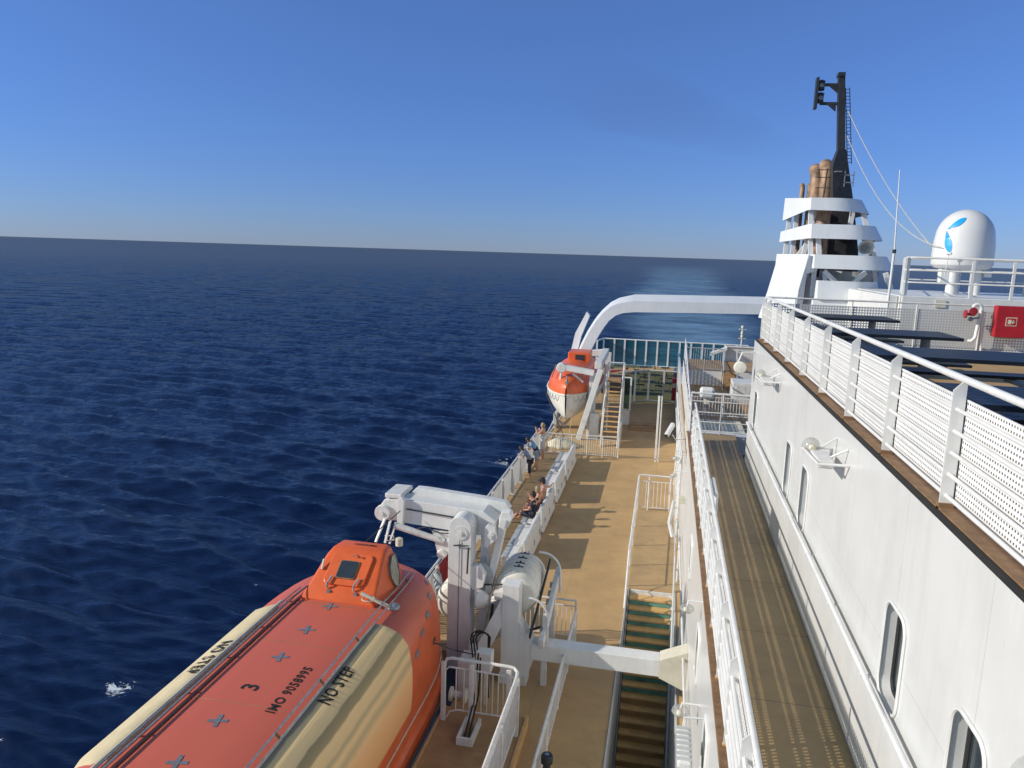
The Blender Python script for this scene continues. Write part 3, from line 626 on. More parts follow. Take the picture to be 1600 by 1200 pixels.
# fire cabinet, hydrant
fc = thing('fire_hose_cabinet', 'red fire hose cabinet with white pictogram fixed to the perforated fence', 'fire cabinet', (8.7, 21.8, -1.8))
MB().box(8.26, 8.98, 21.72, 21.98, -1.76, -.96).build('cabinet', RED, fc, bevel=.03)
MB().box(8.27, 8.97, 21.70, 21.715, -1.75, -.97).build('door', RED, fc, bevel=.005)
m = MB(); m.box(8.48, 8.74, 21.694, 21.698, -1.46, -1.24)
sg = m.build('sign', CREAM, fc); MB().box(8.50, 8.72, 21.690, 21.693, -1.44, -1.26).build('sign_field', RED, sg)
MB().box(8.53, 8.61, 21.686, 21.689, -1.41, -1.30).box(8.61, 8.69, 21.686, 21.689, -1.35, -1.33).prism([(8.64, -1.40), (8.68, -1.37), (8.66, -1.30), (8.62, -1.36)], 'Y', 21.686, 21.689).build('pictogram', CREAM, sg)
hy = thing('fire_hydrant', 'white bent hydrant pipe with red valve wheels by the fence', 'hydrant', (7.8, 21.8, -2.2))
MB().tube([(7.72, 21.85, -1.9), (7.78, 21.8, -1.9), (7.86, 21.8, -1.8), (7.9, 21.8, -1.3), (7.92, 21.8, -1.08)] + arc((7.82, 21.8, -1.05), .1, 10, 170, 6), .045, 10).tube([(8.05, 21.85, -2.2), (7.98, 21.85, -1.1)], .025, 8).build('pipe', WHITE, hy, smooth=True)
MB().lathe((7.68, 21.6, -1.12), [(.03, 0), (.1, .01), (.1, .03), (.03, .05), (.05, .2)], 12, 'Y').lathe((7.5, 21.7, -1.2), [(.03, 0), (.11, .01), (.11, .04), (.03, .05), (.05, .22)], 12, 'X').ball((7.72, 21.75, -1.17), .08).build('valve', REDV, hy, smooth=True)
MB().ball((7.68, 21.75, -1.33), .06).tube([(7.68, 21.75, -1.33), (7.9, 21.78, -1.28)], .025, 8).build('hose_coupling', STEEL, hy, smooth=True)
# picnic tables
def picnic(label, x0, x1, yc, first=None):
    t = thing('picnic_table', label, 'picnic table', (x0, yc, -2.2), 'dark picnic tables on the upper deck')
    for k in range(7): pass
    m = MB()
    for k in range(7): y = yc - .70 + k * .2; m.box(x0, x1, y, y + .19, -1.39, -1.33)
    m.build('table_top', NAVY, t, bevel=.006)
    for sgn in (-1, 1):
        m = MB()
        for k in range(2): y = yc + sgn * 1.15 - .24 + k * .245; m.box(x0 + .05, x1 - .05, y, y + .235, -1.80, -1.75)
        m.build('bench', NAVY, t, bevel=.006)
    for x in (x0 + .35, x1 - .45):
        MB().lathe((x, yc, 0), [(.09, -2.2), (.09, -1.40)], 14).build('leg', STEEL, t, smooth=True)
        MB().bar((x, yc - 1.2, -1.84), (x, yc + 1.2, -1.84), .1, .06).build('cross_beam', GREYP, t)
    return t
picnic('dark picnic table nearest the camera, beside the railing', 3.1, 5.6, 8.9)
picnic('long dark picnic table running toward the red cabinet', 3.1, 6.1, 12.9)
picnic('dark picnic table second from the perforated fence', 3.1, 5.5, 16.45)
picnic('farthest dark picnic table, close against the perforated fence', 3.1, 5.5, 20.6)
picnic('dark picnic table lowest in the frame behind the near rail panels', 3.1, 5.6, 4.9)
picnic('dark picnic table off to the right behind the long one', 7.6, 10.2, 15.5)

# thin exhaust smoke drifting aft and outboard from the stacks
pts = [(4.9, 30, 3.6), (2.0, 45, 7), (-4, 75, 14), (-14, 120, 24), (-30, 180, 36)]
sm = MB(); rings = []
for i, (p, r_) in enumerate(zip(pts, (.5, 2.2, 5, 9, 13))):
    rings.append([Vector(p) + Vector((math.cos(a) * r_, 0, math.sin(a) * r_ * .6)) for a in [2 * math.pi * k / 20 for k in range(20)]])
smoke = sm.loft(rings).build('smoke_plume', WHITE, smooth='all'); smoke['kind'] = 'stuff'; smoke['label'] = 'faint dark exhaust smoke drifting aft from the funnel'; smoke['category'] = 'smoke'
sv = bpy.data.materials.new('thin_smoke'); sv.use_nodes = True; n, L = sv.node_tree.nodes, sv.node_tree.links; n.remove(n['Principled BSDF'])
pv = n.new('ShaderNodeVolumePrincipled'); pv.inputs['Color'].default_value = (.16, .13, .11, 1); L.new(pv.outputs[0], n['Material Output'].inputs['Volume'])
tc = n.new('ShaderNodeTexCoord'); nz = n.new('ShaderNodeTexNoise'); nz.inputs['Scale'].default_value = .12; nz.inputs['Detail'].default_value = 5; L.new(tc.outputs['Object'], nz.inputs['Vector'])
sp = n.new('ShaderNodeSeparateXYZ'); L.new(tc.outputs['Object'], sp.inputs[0])
fd = n.new('ShaderNodeMapRange'); L.new(sp.outputs[1], fd.inputs[0]); fd.inputs[1].default_value = 32; fd.inputs[2].default_value = 110; fd.inputs[3].default_value = .012; fd.inputs[4].default_value = .00025
mr = n.new('ShaderNodeMapRange'); L.new(nz.outputs[0], mr.inputs[0]); mr.inputs[1].default_value = .32; mr.inputs[2].default_value = .75
L.new(math_n(n, L, 'MULTIPLY', fd.outputs[0], mr.outputs[0]), pv.inputs['Density'])
smoke.data.materials.clear(); smoke.data.materials.append(sv)
# ================================================================ railings of the lower deck
def panel_rail(label, y0, y1, n, flatw):
    t = thing('deck_railing', label, 'railing', (-5.98, y0, LD))
    MB().tube([(-5.98, y0, -8.82), (-5.98, y1, -8.82)], .035, 10).build('top_rail', WHITE2, t, smooth=True)
    MB().tube([(-5.98, y0, -8.98), (-5.98, y1, -8.98)], .02, 8).build('mid_rail', WHITE2, t, smooth=True)
    MB().box(-6.0, -5.95, y0, y1, LD + .1, LD + .13).build('bottom_rail', WHITE2, t)
    for i in range(n):
        y = y0 + (y1 - y0) * i / (n - 1); m = MB()
        m.prism([(-6.02, LD), (-5.78, LD), (-5.94, -8.85), (-6.02, -8.85)], 'Y', y - .012, y + .012); m.build('post', WHITE2, t)
    m = MB(); k = int((y1 - y0) / flatw)
    for i in range(1, k):
        y = y0 + (y1 - y0) * i / k; m.box(-6.0, -5.97, y - .03, y + .03, LD + .13, -8.98)
    m.build('balusters', WHITE2, t); return t
panel_rail('long white side railing with flat bars where three people stand', 18.2, 37.8, 12, .125)
t = baluster_rail('white barred railing across the side deck in front of the aft lifeboat', (-5.9, 37.8), (-1.95, 38.0), LD, 1.08, 6, 36)
MB().box(-4.9, -4.83, 37.76, 37.82, LD + .25, -9.1).build('hose_reel', GREYP, t)
t = thing('deck_edge_rail', 'low curved side rail beyond the cross railing beside the aft lifeboat', 'railing', (-6.1, 40, LD))
MB().tube([(-6.1, 38, -9.9), (-6.12, 42, -9.9), (-6.2, 45, -9.8), (-6.4, 47.5, -9.6)], .05, 8).build('bar', LGREY, t, smooth=True)
# inner rails around the boarding place
t = baluster_rail('white barred railing behind the raft rack at the boarding bay', (-3.3, 19.0), (-1.85, 19.0), LD, 1.1, 2, 13)
t = baluster_rail('white railing running along the deck seen end on beneath the cross beam', (-1.82, 18.9), (-1.86, 11.0), LD, .9, 6, 50)
t = thing('boarding_railing', 'white gate railing with hooped top at the head of the lifeboat platform', 'railing', (-3.3, 14.4, -9.86))
zt = -8.42
MB().tube([(-4.1, 14.4, -9.3), (-4.1, 14.4, zt - .12), (-4.05, 14.4, zt - .03), (-3.93, 14.4, zt), (-2.72, 14.4, zt - .02), (-2.6, 14.38, zt - .03), (-2.52, 14.28, zt - .05), (-2.5, 14.1, zt - .06), (-2.5, 9.0, zt - .06)], .034, 10).build('top_rail', WHITE2, t, smooth=True)
MB().tube([(-4.08, 14.42, -8.72), (-4.0, 14.42, -8.64), (-2.55, 14.42, -8.68)], .018, 8).tube([(-2.5, 14.3, -8.62), (-2.5, 9, -8.62)], .03, 8).build('mid_rail', WHITE2, t, smooth=True)
MB().tube([(-4.05, 14.42, -9.8), (-3.98, 14.42, -9.66), (-3.8, 14.42, -9.6), (-2.5, 14.42, -9.6)], .018, 8).tube([(-2.5, 14.4, -9.6), (-2.5, 9, -9.6)], .018, 8).build('bottom_rail', WHITE2, t, smooth=True)
for x, y in ((-4.12, 14.4), (-2.5, 14.2), (-2.5, 12.6), (-2.5, 11.0), (-3.52, 14.42), (-2.72, 14.42)):
    MB().box(x - .05, x + .05, y - .03, y + .03, -9.88, zt - .1).build('post', WHITE2, t, bevel=.01)
m = MB()
for x in (-3.85, -3.68, -3.42, -3.3, -3.18, -3.06, -2.94, -2.83, -2.62): m.tube([(x, 14.42, -9.62), (x, 14.42, -8.66)], .013, 6)
for i in range(34): y = 14.1 - i * .15; m.box(-2.515, -2.49, y - .012, y + .012, -9.62, -8.62)
m.build('balusters', WHITE2, t)
t = thing('deck_hatch_box', 'small open white box with black cables set in the platform by the gate', 'box', (-3.5, 14.0, -9.86))
MB().box(-3.62, -3.56, 13.7, 14.4, -9.88, -9.7).box(-3.34, -3.28, 13.7, 14.4, -9.88, -9.7).box(-3.62, -3.28, 13.64, 13.7, -9.88, -9.7).build('side', WHITE2, t)
MB().tube([(-3.5, 13.8, -9.84), (-3.47, 14.6, -9.3), (-3.45, 14.7, -8.4)], .02, 6).tube([(-3.42, 13.8, -9.84), (-3.4, 14.6, -9.3), (-3.4, 14.7, -8.5)], .02, 6).build('cable', RUBBER, t)

# stairwell: railing round it and steps going down toward the camera
t = thing('stairwell_railing', 'white railing framing the stairwell and landing beside the side wall', 'railing', (0, 26, LD))
MB().tube([(.75, 30.3, -8.65), (-.55, 30.3, -8.65), (-.64, 30.25, -8.66), (-.66, 30.1, -8.68), (-.66, 22.7, -8.95), (-.66, 15.6, -14.6)], .032, 10).build('top_rail', WHITE, t, smooth=True)
MB().tube([(.75, 30.3, -8.9), (-.6, 30.3, -8.9)], .016, 8).tube([(.75, 30.3, -9.98), (-.6, 30.3, -9.98)], .016, 8).tube([(-.66, 30.2, -9.4), (-.66, 22.7, -9.5), (-.66, 16.6, -14.4)], .018, 8).build('mid_rail', WHITE, t, smooth=True)
MB().tube([(.72, 22.7, -8.95), (.72, 15.6, -14.6)], .03, 8).tube([(.72, 30, -8.9), (.72, 22.7, -8.95)], .02, 8).build('handrail', LGREY, t, smooth=True)
for x, y in ((-.66, 30.25), (-.25, 30.3), (.6, 30.3), (-.66, 28.2), (-.66, 26.2), (-.66, 24.4), (-.66, 22.75)): MB().tube([(x, y, LD), (x, y, -8.7)], .028, 8).build('post', WHITE, t, smooth=True)
m = MB()
for i in range(8): x = -.5 + i * .15; m.tube([(x, 30.3, -9.98), (x, 30.3, -8.9)], .012, 6)
m.build('balusters', WHITE, t)
st = thing('stair_flight', 'steep stair with tan treads descending through the deck opening', 'stairs', (0, 18, -12))
for i in range(19):
    y = 22.45 - i * .26; z = -10.24 - i * .205
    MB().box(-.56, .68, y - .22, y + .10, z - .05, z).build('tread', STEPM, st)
    MB().box(-.55, .67, y - .19, y - .17, z - .2, z - .05).build('riser', DECKB if i > 8 else TEAL, st)
for x in (-.60, .70): MB().bar((x, 22.7, -10.2), (x, 17.7, -14.35), .04, .24, (0, 0, 1)).build('stringer', WHITE2, st)
MB().box(-.55, .68, 22.56, 22.64, -10.36, -10.12).build('top_beam', WHITE2, st)

# ================================================================ locker benches with backrests
def locker(label, y0, y1, lid_y=None, gap_seat=True):
    t = thing('locker_bench', label, 'bench', (-4.3, (y0 + y1) / 2, LD), 'white locker benches along the deck')
    MB().prism([(-4.72, LD + .02), (-4.76, LD + .40), (-4.1, LD + .42), (-4.05, LD + .02)], 'Y', y0, y1).build('seat_locker', WHITE2, t, bevel=.03)
    MB().prism([(-4.08, LD + .42), (-4.12, LD + .84), (-4.10, LD + .90), (-4.0, LD + .90), (-3.96, LD + .86), (-3.88, LD + .04), (-4.05, LD + .04)], 'Y', y0 + .05, y1 - .3).build('backrest', WHITE2, t, bevel=.03)
    for ya in (y0 + .05, y1 - .38):
        MB().prism([(-4.3, LD + .42), (-4.16, LD + .80), (-4.06, LD + .80), (-4.0, LD + .42)], 'Y', ya, ya + .07).build('end_bracket', WHITE2, t, bevel=.015)
    for yb in lin((y0 + .4,), (y1 - .6,), 3):
        MB().box(-3.93, -3.885, yb[0], yb[0] + .03, LD + .3, LD + .5).build('hinge', GREYP, t)
    MB().box(-4.66, -4.5, y0 + (y1 - y0) * .35, y0 + (y1 - y0) * .35 + .5, LD + .42, LD + .426).build('lid_handle', GREYP, t)
    return t
locker('white locker bench nearest the liferafts with nobody on it', 23.05, 26.15)
locker('white locker bench that the three seated people share', 26.4, 29.6)
locker('white locker bench just beyond the man in the black cap', 29.95, 32.9)
locker('farthest white locker bench, next to the cross railing', 33.1, 36.9)
t = thing('vent_box', 'small white ventilation box with grey lid between the two farthest benches', 'box', (-4.4, 33.2, LD))
MB().box(-4.7, -4.2, 33.12, 33.34, LD, LD + .5).build('housing', WHITE2, t, bevel=.02); MB().box(-4.68, -4.25, 33.4, 34.6, LD + .43, LD + .46).build('grille', LGREY, t)

# ================================================================ raft canisters, rack, crane post with cross beam
def canister(label, c, r_, L_, tilt=0, marks=True):
    t = thing('liferaft_canister', label, 'liferaft canister', c, 'white liferaft canisters')
    prof = [(.02, 0), (r_ * .55, .02), (r_ * .85, .1), (r_ * .97, .25)]
    n_ = 7; y = .3
    for i in range(n_):
        w_ = (L_ - .6) / n_; prof += [(r_ * (.86 + .14 * math.sin(math.pi * k / 6) ** .6), y + w_ * k / 6) for k in range(6)]; y += w_
    prof += [(r_ * .97, L_ - .25), (r_ * .85, L_ - .1), (r_ * .55, L_ - .02), (.02, L_)]
    MB().lathe(c, prof, 32, 'Y').build('shell', CREAMW, t, smooth=True)
    for i in range(n_ + 1): MB().tube([(c[0] + math.cos(R(a)) * r_ * .875, c[1] + .3 + (L_ - .6) / n_ * i, c[2] + math.sin(R(a)) * r_ * .875) for a in range(0, 361, 12)], .012, 5, caps=False).build('groove_shade', GREYP, t)  # grey rings added in the grooves as shade between the ribs
    for k in (.32, .62): MB().lathe(c, [(r_ * 1.005, L_ * k), (r_ * 1.005, L_ * k + .03)], 32, 'Y').build('strap', WHITE2, t)
    if marks:
        for k in (.3, .43, .62, .78):
            a0 = R(84); m = MB()
            pts = [(c[0] + math.cos(a) * (r_ + .008), c[1] + L_ * k, c[2] + math.sin(a) * (r_ + .008)) for a in [R(d) for d in range(78, 104, 4)]]
            m.bar(pts[0], pts[-1], .022, .02); m.bar((pts[3][0], pts[3][1], pts[3][2]), (pts[3][0], pts[3][1] + .06, pts[3][2] + .01), .035, .02); m.build('label_mark', RUBBER, t)
    return t
canister('large ribbed white liferaft canister on the rack by the crane post', (-3.15, 16.95, -8.12), .56, 1.75)
canister('white liferaft canister partly hidden behind the near davit column', (-5.15, 18.6, -9.35), .5, 1.3)
canister('lower white liferaft canister tucked beneath the ribbed one', (-3.75, 17.35, -9.2), .42, 1.3, marks=False)
rk = thing('raft_rack', 'white tubular rack with inclined frame and hoops holding the ribbed canister', 'rack', (-2.6, 17.4, LD))
for x, y in ((-2.31, 16.64), (-2.31, 17.74)): MB().box(x - .07, x + .07, y - .05, y + .05, LD, -8.3).build('leg', WHITE2, rk, bevel=.01)
MB().bar((-2.35, 16.3, -8.9), (-2.3, 18.6, -8.05), .12, .28).build('cradle_rail', WHITE2, rk, bevel=.01)
MB().tube(arc((-2.7, 16.6, -8.35), .42, 100, 0, 8) + [(-2.25, 16.6, -8.8)], .03, 8).build('hoop', WHITE2, rk, smooth=True)
MB().tube(arc((-2.7, 18.3, -7.95), .48, 100, 0, 8) + [(-2.2, 18.3, -8.5)], .03, 8).build('hoop', WHITE2, rk, smooth=True)
MB().bar((-2.62, 16.3, -8.75), (-2.5, 18.4, -7.7), .04, .1).build('lashing_bar', BLACK, rk)
MB().tube([(-3.1, 16.75, -9.0), (-2.4, 16.8, -8.7)], .03, 6).build('strap', RUBBER, rk)
for k in range(6): MB().box(-2.42, -2.36, 16.5 + k * .28, 16.6 + k * .28, -8.72 + k * .1, -8.6 + k * .1).build('clip', STEEL, rk)
cp = thing('crane_post', 'square white steel post with raking brace and long cross beam to the side wall', 'post', (-3.1, 16.7, LD))
MB().box(-3.34, -2.93, 16.5, 16.9, -9.95, -7.63).build('column', WHITE, cp, bevel=.012)
MB().box(-3.36, -2.7, 16.45, 16.95, LD, -9.85).build('base_plate', WHITE2, cp, bevel=.01)
MB().prism([(-2.93, -8.5), (-2.6, -8.95), (-2.55, -9.42), (-2.7, -9.9), (-2.93, -9.9)], 'Y', 16.52, 16.88).build('gusset', WHITE, cp, bevel=.01)
MB().box(-2.62, .35, 16.5, 16.9, -9.42, -9.02).build('cross_beam', WHITE, cp, bevel=.012)
MB().prism([(.35, -9.44), (.35, -9.0), (.96, -8.72), (.96, -9.7)], 'Y', 16.48, 16.92).build('wall_bracket', CREAM, cp, bevel=.01)
MB().bar((-3.2, 16.7, -8.0), (-3.95, 16.5, -9.7), .3, .26, (0, 1, 0)).build('brace', WHITE, cp, bevel=.01)
MB().bar((-3.95, 16.4, -9.2), (-3.95, 16.4, LD), .2, .2).build('foot', WHITE2, cp)
hb = thing('rope_reel_bracket', 'white flared bracket with black rope holding the raft beside the crane post', 'bracket', (-3.9, 17, -8))
MB().lathe((-3.75, 16.9, -8.25), [(.1, 0), (.2, -.1), (.24, -.26), (.2, -.3), (.05, -.32)], 20, 'X').build('flare', WHITE2, hb, smooth=True)
MB().bar((-3.6, 16.9, -8.1), (-3.1, 16.9, -8.0), .18, .2).build('arm', WHITE2, hb, bevel=.01)
MB().tube([(-4.4, 17.2, -7.9), (-4.0, 17, -7.93), (-3.5, 16.95, -7.85), (-3.2, 16.95, -7.8)], .022, 6).tube([(-3.62, 16.8, -8.3), (-3.68, 16.8, -8.9), (-3.8, 16.8, -9.4)], .035, 6).build('rope', RUBBER, hb)
gp = thing('hydraulic_unit', 'white hydraulic winch unit with black hoses below the davit', 'machine', (-3.9, 15.8, LD))
MB().box(-4.15, -3.8, 15.6, 16.2, LD, -9.2).build('cabinet', WHITE2, gp, bevel=.03)
MB().box(-3.65, -3.3, 15.3, 15.6, -9.2, -8.75).build('control_box', WHITE, gp, bevel=.02)
MB().bar((-3.45, 15.5, LD), (-3.45, 15.5, -9.2), .08, .08).build('stand', WHITE2, gp)
m = MB()
for k in range(3): m.tube([(-3.85 + k * .07, 15.9, -9.3 + k * .04)] + arc((-3.7 + k * .04, 15.9, -8.75), .22 - k * .02, 180, 30, 6) + [(-3.5, 15.9, -9.5), (-3.45, 15.8, LD)], .018, 6)
m.build('hose', RUBBER, gp)
MB().lathe((-4.0, 15.2, -9.75), [(.05, -.2), (.16, -.19), (.16, -.14), (.08, -.13), (.08, .13), (.16, .14), (.16, .19), (.05, .2)], 16, 'X').build('winch_drum', CREAMW, gp, smooth=True)

# ================================================================ near davit
dv = thing('lifeboat_davit', 'large white near davit with column, raking legs and box arm over the orange lifeboat', 'davit', (-4.45, 17.1, LD), 'lifeboat davits')
MB().box(-4.76, -4.2, 16.85, 17.35, LD, -6.5).lathe((-4.48, 17.1, -6.5), [(.275, -.256), (.275, .256)], 24, 'Y').build('column', WHITE, dv, bevel=.01)
MB().box(-4.12, -3.94, 17.5, 17.9, LD, -6.4).build('rear_column', WHITE, dv, bevel=.01)
MB().prism([(-6.15, -6.12), (-4.05, -6.22), (-3.75, -6.45), (-3.78, -6.95), (-4.1, -6.85), (-6.15, -6.72)], 'Y', 17.4, 17.95).build('arm', WHITE, dv, bevel=.015)
MB().prism([(-5.95, -5.98), (-5.7, -5.98), (-4.2, -6.08), (-3.6, -6.15), (-3.5, -6.3), (-3.75, -6.45), (-6.15, -6.2)], 'Y', 17.95, 18.2).build('arm_cover', WHITE, dv, bevel=.015)
MB().prism([(-6.2, -6.1), (-6.1, -6.0), (-6.02, -6.1), (-6.06, -6.76), (-6.2, -6.76)], 'Y', 17.25, 17.4).build('end_plate', WHITE, dv, bevel=.01)
hd = MB().prism([(-6.72, -6.35), (-6.6, -6.18), (-6.2, -6.15), (-6.15, -6.7), (-6.5, -6.72), (-6.7, -6.6)], 'Y', 17.45, 17.9).build('head_sheave', WHITE2, dv, bevel=.02)
MB().lathe((-6.62, 17.3, -6.5), [(.03, -.03), (.05, -.03), (.05, 0), (.19, 0), (.2, .03), (.14, .06), (.2, .1), (.19, .14)], 20, 'Y').build('sheave_wheel', WHITE2, hd, smooth=True)
MB().box(-6.6, -6.15, 17.45, 18.3, -6.14, -6.02).build('head_cover', WHITE2, dv, bevel=.03)
m = MB(); m.bar((-6.5, 17.2, -6.6), (-6.62, 16.9, -7.1), .05, .05).bar((-6.35, 17.2, -6.6), (-6.38, 16.9, -7.1), .05, .05).bar((-6.25, 17.3, -6.7), (-6.3, 17.0, -7.15), .04, .04)
m.tube([(-6.42, 17.0, -6.95), (-6.2, 17.0, -6.93), (-6.18, 17, -7.03), (-6.42, 17, -7.08)], .015, 6); m.build('hanging_link', WHITE2, dv)
MB().lathe((-6.05, 17.0, -7.18), [(.05, 0), (.09, .02), (.09, .2), (.05, .22)], 14).build('work_lamp', CREAM, dv, smooth=True)
MB().tube([(-6.25, 17.25, -6.75), (-5.5, 17.3, -6.95), (-5.0, 17.35, -7.08)], .09, 10, .07).build('hydraulic_ram', WHITE2, dv, smooth=True)
MB().prism([(-5.35, -6.85), (-4.6, -6.85), (-4.75, -7.15), (-4.98, -7.5), (-5.08, -7.55), (-5.18, -7.48)], 'Y', 17.4, 17.5).build('ram_lug', WHITE2, dv, bevel=.01)
MB().lathe((-5.08, 17.32, -7.42), [(.1, 0), (.12, .02), (.12, .1), (.1, .12)], 14, 'Y').build('pin', WHITE2, dv, smooth=True)
MB().lathe((-4.9, 17.32, -7.08), [(.07, 0), (.07, .14)], 12, 'Y').build('pin', WHITE2, dv, smooth=True)
# raking legs: two long plates
MB().bar((-3.5, 17.3, -6.3), (-4.2, 17.3, LD), .3, .16, (1, 0, 0)).build('raking_leg', WHITE, dv, bevel=.012)
MB().bar((-3.62, 17.75, -6.5), (-4.15, 17.75, LD), .26, .10, (1, 0, 0)).build('raking_leg', WHITE, dv, bevel=.012)
MB().prism([(-3.92, -6.5), (-3.84, -6.4), (-3.66, -6.45), (-3.62, -6.75), (-3.86, -6.98), (-3.92, -6.95)], 'Y', 17.0, 17.12).build('knee_plate', WHITE, dv, bevel=.01)
MB().lathe((-3.76, 16.94, -6.66), [(.02, 0), (.035, .0), (.035, .02), (.08, .02), (.08, .06)], 16, 'Y').build('pin', WHITE2, dv, smooth=True)
MB().prism([(-3.62, -6.3), (-3.56, -6.12), (-3.35, -6.1), (-3.28, -6.25), (-3.4, -6.5), (-3.6, -6.6)], 'Y', 17.2, 17.42).build('leg_head', WHITE, dv, bevel=.02)
MB().lathe((-4.46, 16.8, -6.62), [(.02, 0), (.05, .0), (.05, .025), (.17, .03), (.17, .055)], 18, 'Y').build('sheave_cover', WHITE2, dv, smooth=True)
MB().prism([(-4.35, -7.75), (-4.2, -7.45), (-4.0, -7.42), (-3.85, -7.65), (-3.9, -7.95), (-4.15, -8.05)], 'Y', 16.9, 17.1).build('lower_sheave_plate', WHITE, dv, bevel=.01)
MB().lathe((-3.98, 17.12, -7.72), [(.18, 0), (.28, .02), (.22, .08), (.28, .14), (.18, .16)], 22, 'Y').build('lower_sheave', GREYP, dv, smooth=True)
m = MB(); m.tube([(-4.25, 16.8, -6.95), (-4.27, 16.8, -7.6)], .022, 6).tube([(-4.45, 16.83, -6.9), (-4.62, 16.8, -6.93), (-4.25, 16.8, -6.9)], .015, 6)
m.tube([(-4.48, 16.83, -6.8), (-4.48, 16.83, -9.9)], .007, 5).tube([(-6.0, 17.38, -6.35), (-4.5, 17.35, -6.45)], .018, 6)
m.tube([(-5.9, 17.3, -6.85), (-5.5, 17.32, -6.75), (-5.1, 17.3, -6.85), (-4.7, 17.3, -6.83)], .014, 6); m.build('wire', WIRE, dv)
m = MB(); m.box(-5.6, -5.35, 17.36, 17.41, -6.62, -6.25); 
tag(MB().tube([(-7.38, 13.8, -7.32), (-6.75, 15.5, -6.95), (-6.1, 17.2, -6.35)], .012, 6).build('fall_wire', WIRE), 'dark wire rising from the lifeboat roof to the davit head', 'wire')
tag(MB().tube([(-5.35, 14.5, -7.5), (-4.7, 14.9, -8.35), (-4.15, 15.3, -8.75), (-3.7, 15.4, -8.85)], .012, 6).tube([(-4.6, 14.95, -8.42), (-4.35, 15.15, -8.6)], .02, 6).build('painter_rope', WIRE), 'dark rope stretched from the lifeboat to the boarding gate', 'rope')
t = thing('life_line_bundle', 'red and white life line hung on the side railing behind the davit', 'lifeline', (-5.85, 20.5, -9.3))
m = MB()
for k in range(7): m.tube([(-5.88, 20.0 + k * .14, -8.85), (-5.85, 20.05 + k * .14, -9.3 - .05 * (k % 3)), (-5.88, 20.1 + k * .14, -9.75)], .04, 6)
m.build('red_cord', REDV, t)
MB().tube([(-5.85, 19.6, -9.0), (-5.7, 19.3, -9.2), (-5.75, 19.7, -9.4)], .12, 8).build('grey_bag', GREYP, t, smooth=True)

# ================================================================ near lifeboat
BX = -6.40; BY0, BY1 = 6.4, 17.55
PROF = [(0, -7.36), (.5, -7.365), (.93, -7.40), (1.30, -7.45), (1.60, -7.575), (1.78, -7.83), (1.87, -8.25), (1.92, -8.7), (1.94, -9.2), (1.96, -9.55)]
HULLP = [(1.93, -9.95), (1.97, -9.98), (1.97, -10.02), (1.92, -10.05), (1.90, -10.4), (1.7, -10.9), (1.0, -11.3), (0, -11.5)]
def bscale(y):
    if y > 13.6: u = (y - 13.6) / (BY1 - 13.6); s_ = max(0, 1 - u ** 3.1) ** .45; h_ = 1 - .22 * u ** 2.2
    elif y < 8.6: u = (8.6 - y) / (8.6 - BY0); s_ = max(0, 1 - u ** 2.4) ** .5; h_ = 1 - .25 * u ** 2
    else: s_ = 1; h_ = 1
    return max(s_, .02), h_
def bsurf(dx, y, off=0.0):
    """point of the canopy surface at sideways arc position dx (signed profile half-width)"""
    s_, h_ = bscale(y); a = min(abs(dx) / s_, 1.999)
    xs = [p[0] for p in PROF]; zs = [p[1] for p in PROF]
    z = float(np.interp(a, xs, zs)); z2 = float(np.interp(min(a + .02, 2.0), xs, zs)); sl = (z2 - z) / .02
    nz = 1 / math.sqrt(1 + sl * sl); nx = -sl * nz
    return Vector((BX + dx + math.copysign(nx * off, dx), y, -9.55 + (z + 9.55) * h_ + nz * off))
def bprof(t_, y, off=0.0, side=1):
    """point at arc length fraction along the profile"""
    P = PROF; ln = [0]
    for a, b2 in zip(P[:-1], P[1:]): ln.append(ln[-1] + math.dist(a, b2))
    d = t_ * ln[-1]; dx = float(np.interp(d, ln, [p[0] for p in P])); z = float(np.interp(d, ln, [p[1] for p in P]))
    e = .01; dx2 = float(np.interp(d + e, ln, [p[0] for p in P])); z2 = float(np.interp(d + e, ln, [p[1] for p in P]))
    if d + e > ln[-1]: dx2, z2 = dx + (P[-1][0] - P[-2][0]) * .01, z + (P[-1][1] - P[-2][1]) * .01
    tv = Vector((dx2 - dx, z2 - z)).normalized(); nv = Vector((-tv.y, tv.x))
    s_, h_ = bscale(y)
    return Vector((BX + side * (dx * s_ + nv.x * off), y, -9.55 + (z + 9.55) * h_ + nv.y * off))
lb = thing('lifeboat', 'big orange enclosed lifeboat hanging beside the near davit with cream side curtains', 'lifeboat', (BX, 12, -9.6), 'orange lifeboats')
ys = [BY0 + (8.6 - BY0) * (1 - math.cos(i / 8 * math.pi / 2)) for i in range(9)] + [9.5, 10.5, 11.5, 12.5] + [13.3 + (BY1 - 13.3) * math.sin(i / 14 * math.pi / 2) for i in range(15)]
ys = sorted(set(round(y, 4) for y in ys))
rings = []
for y in ys:
    n_ = 26; rings.append([bprof(1 - i / n_, y, 0, -1) for i in range(n_)] + [bprof(i / n_, y, 0, 1) for i in range(n_ + 1)])
m = MB().loft(rings, closed=False)
can = m.build('canopy', ORANGE, lb, smooth='all')
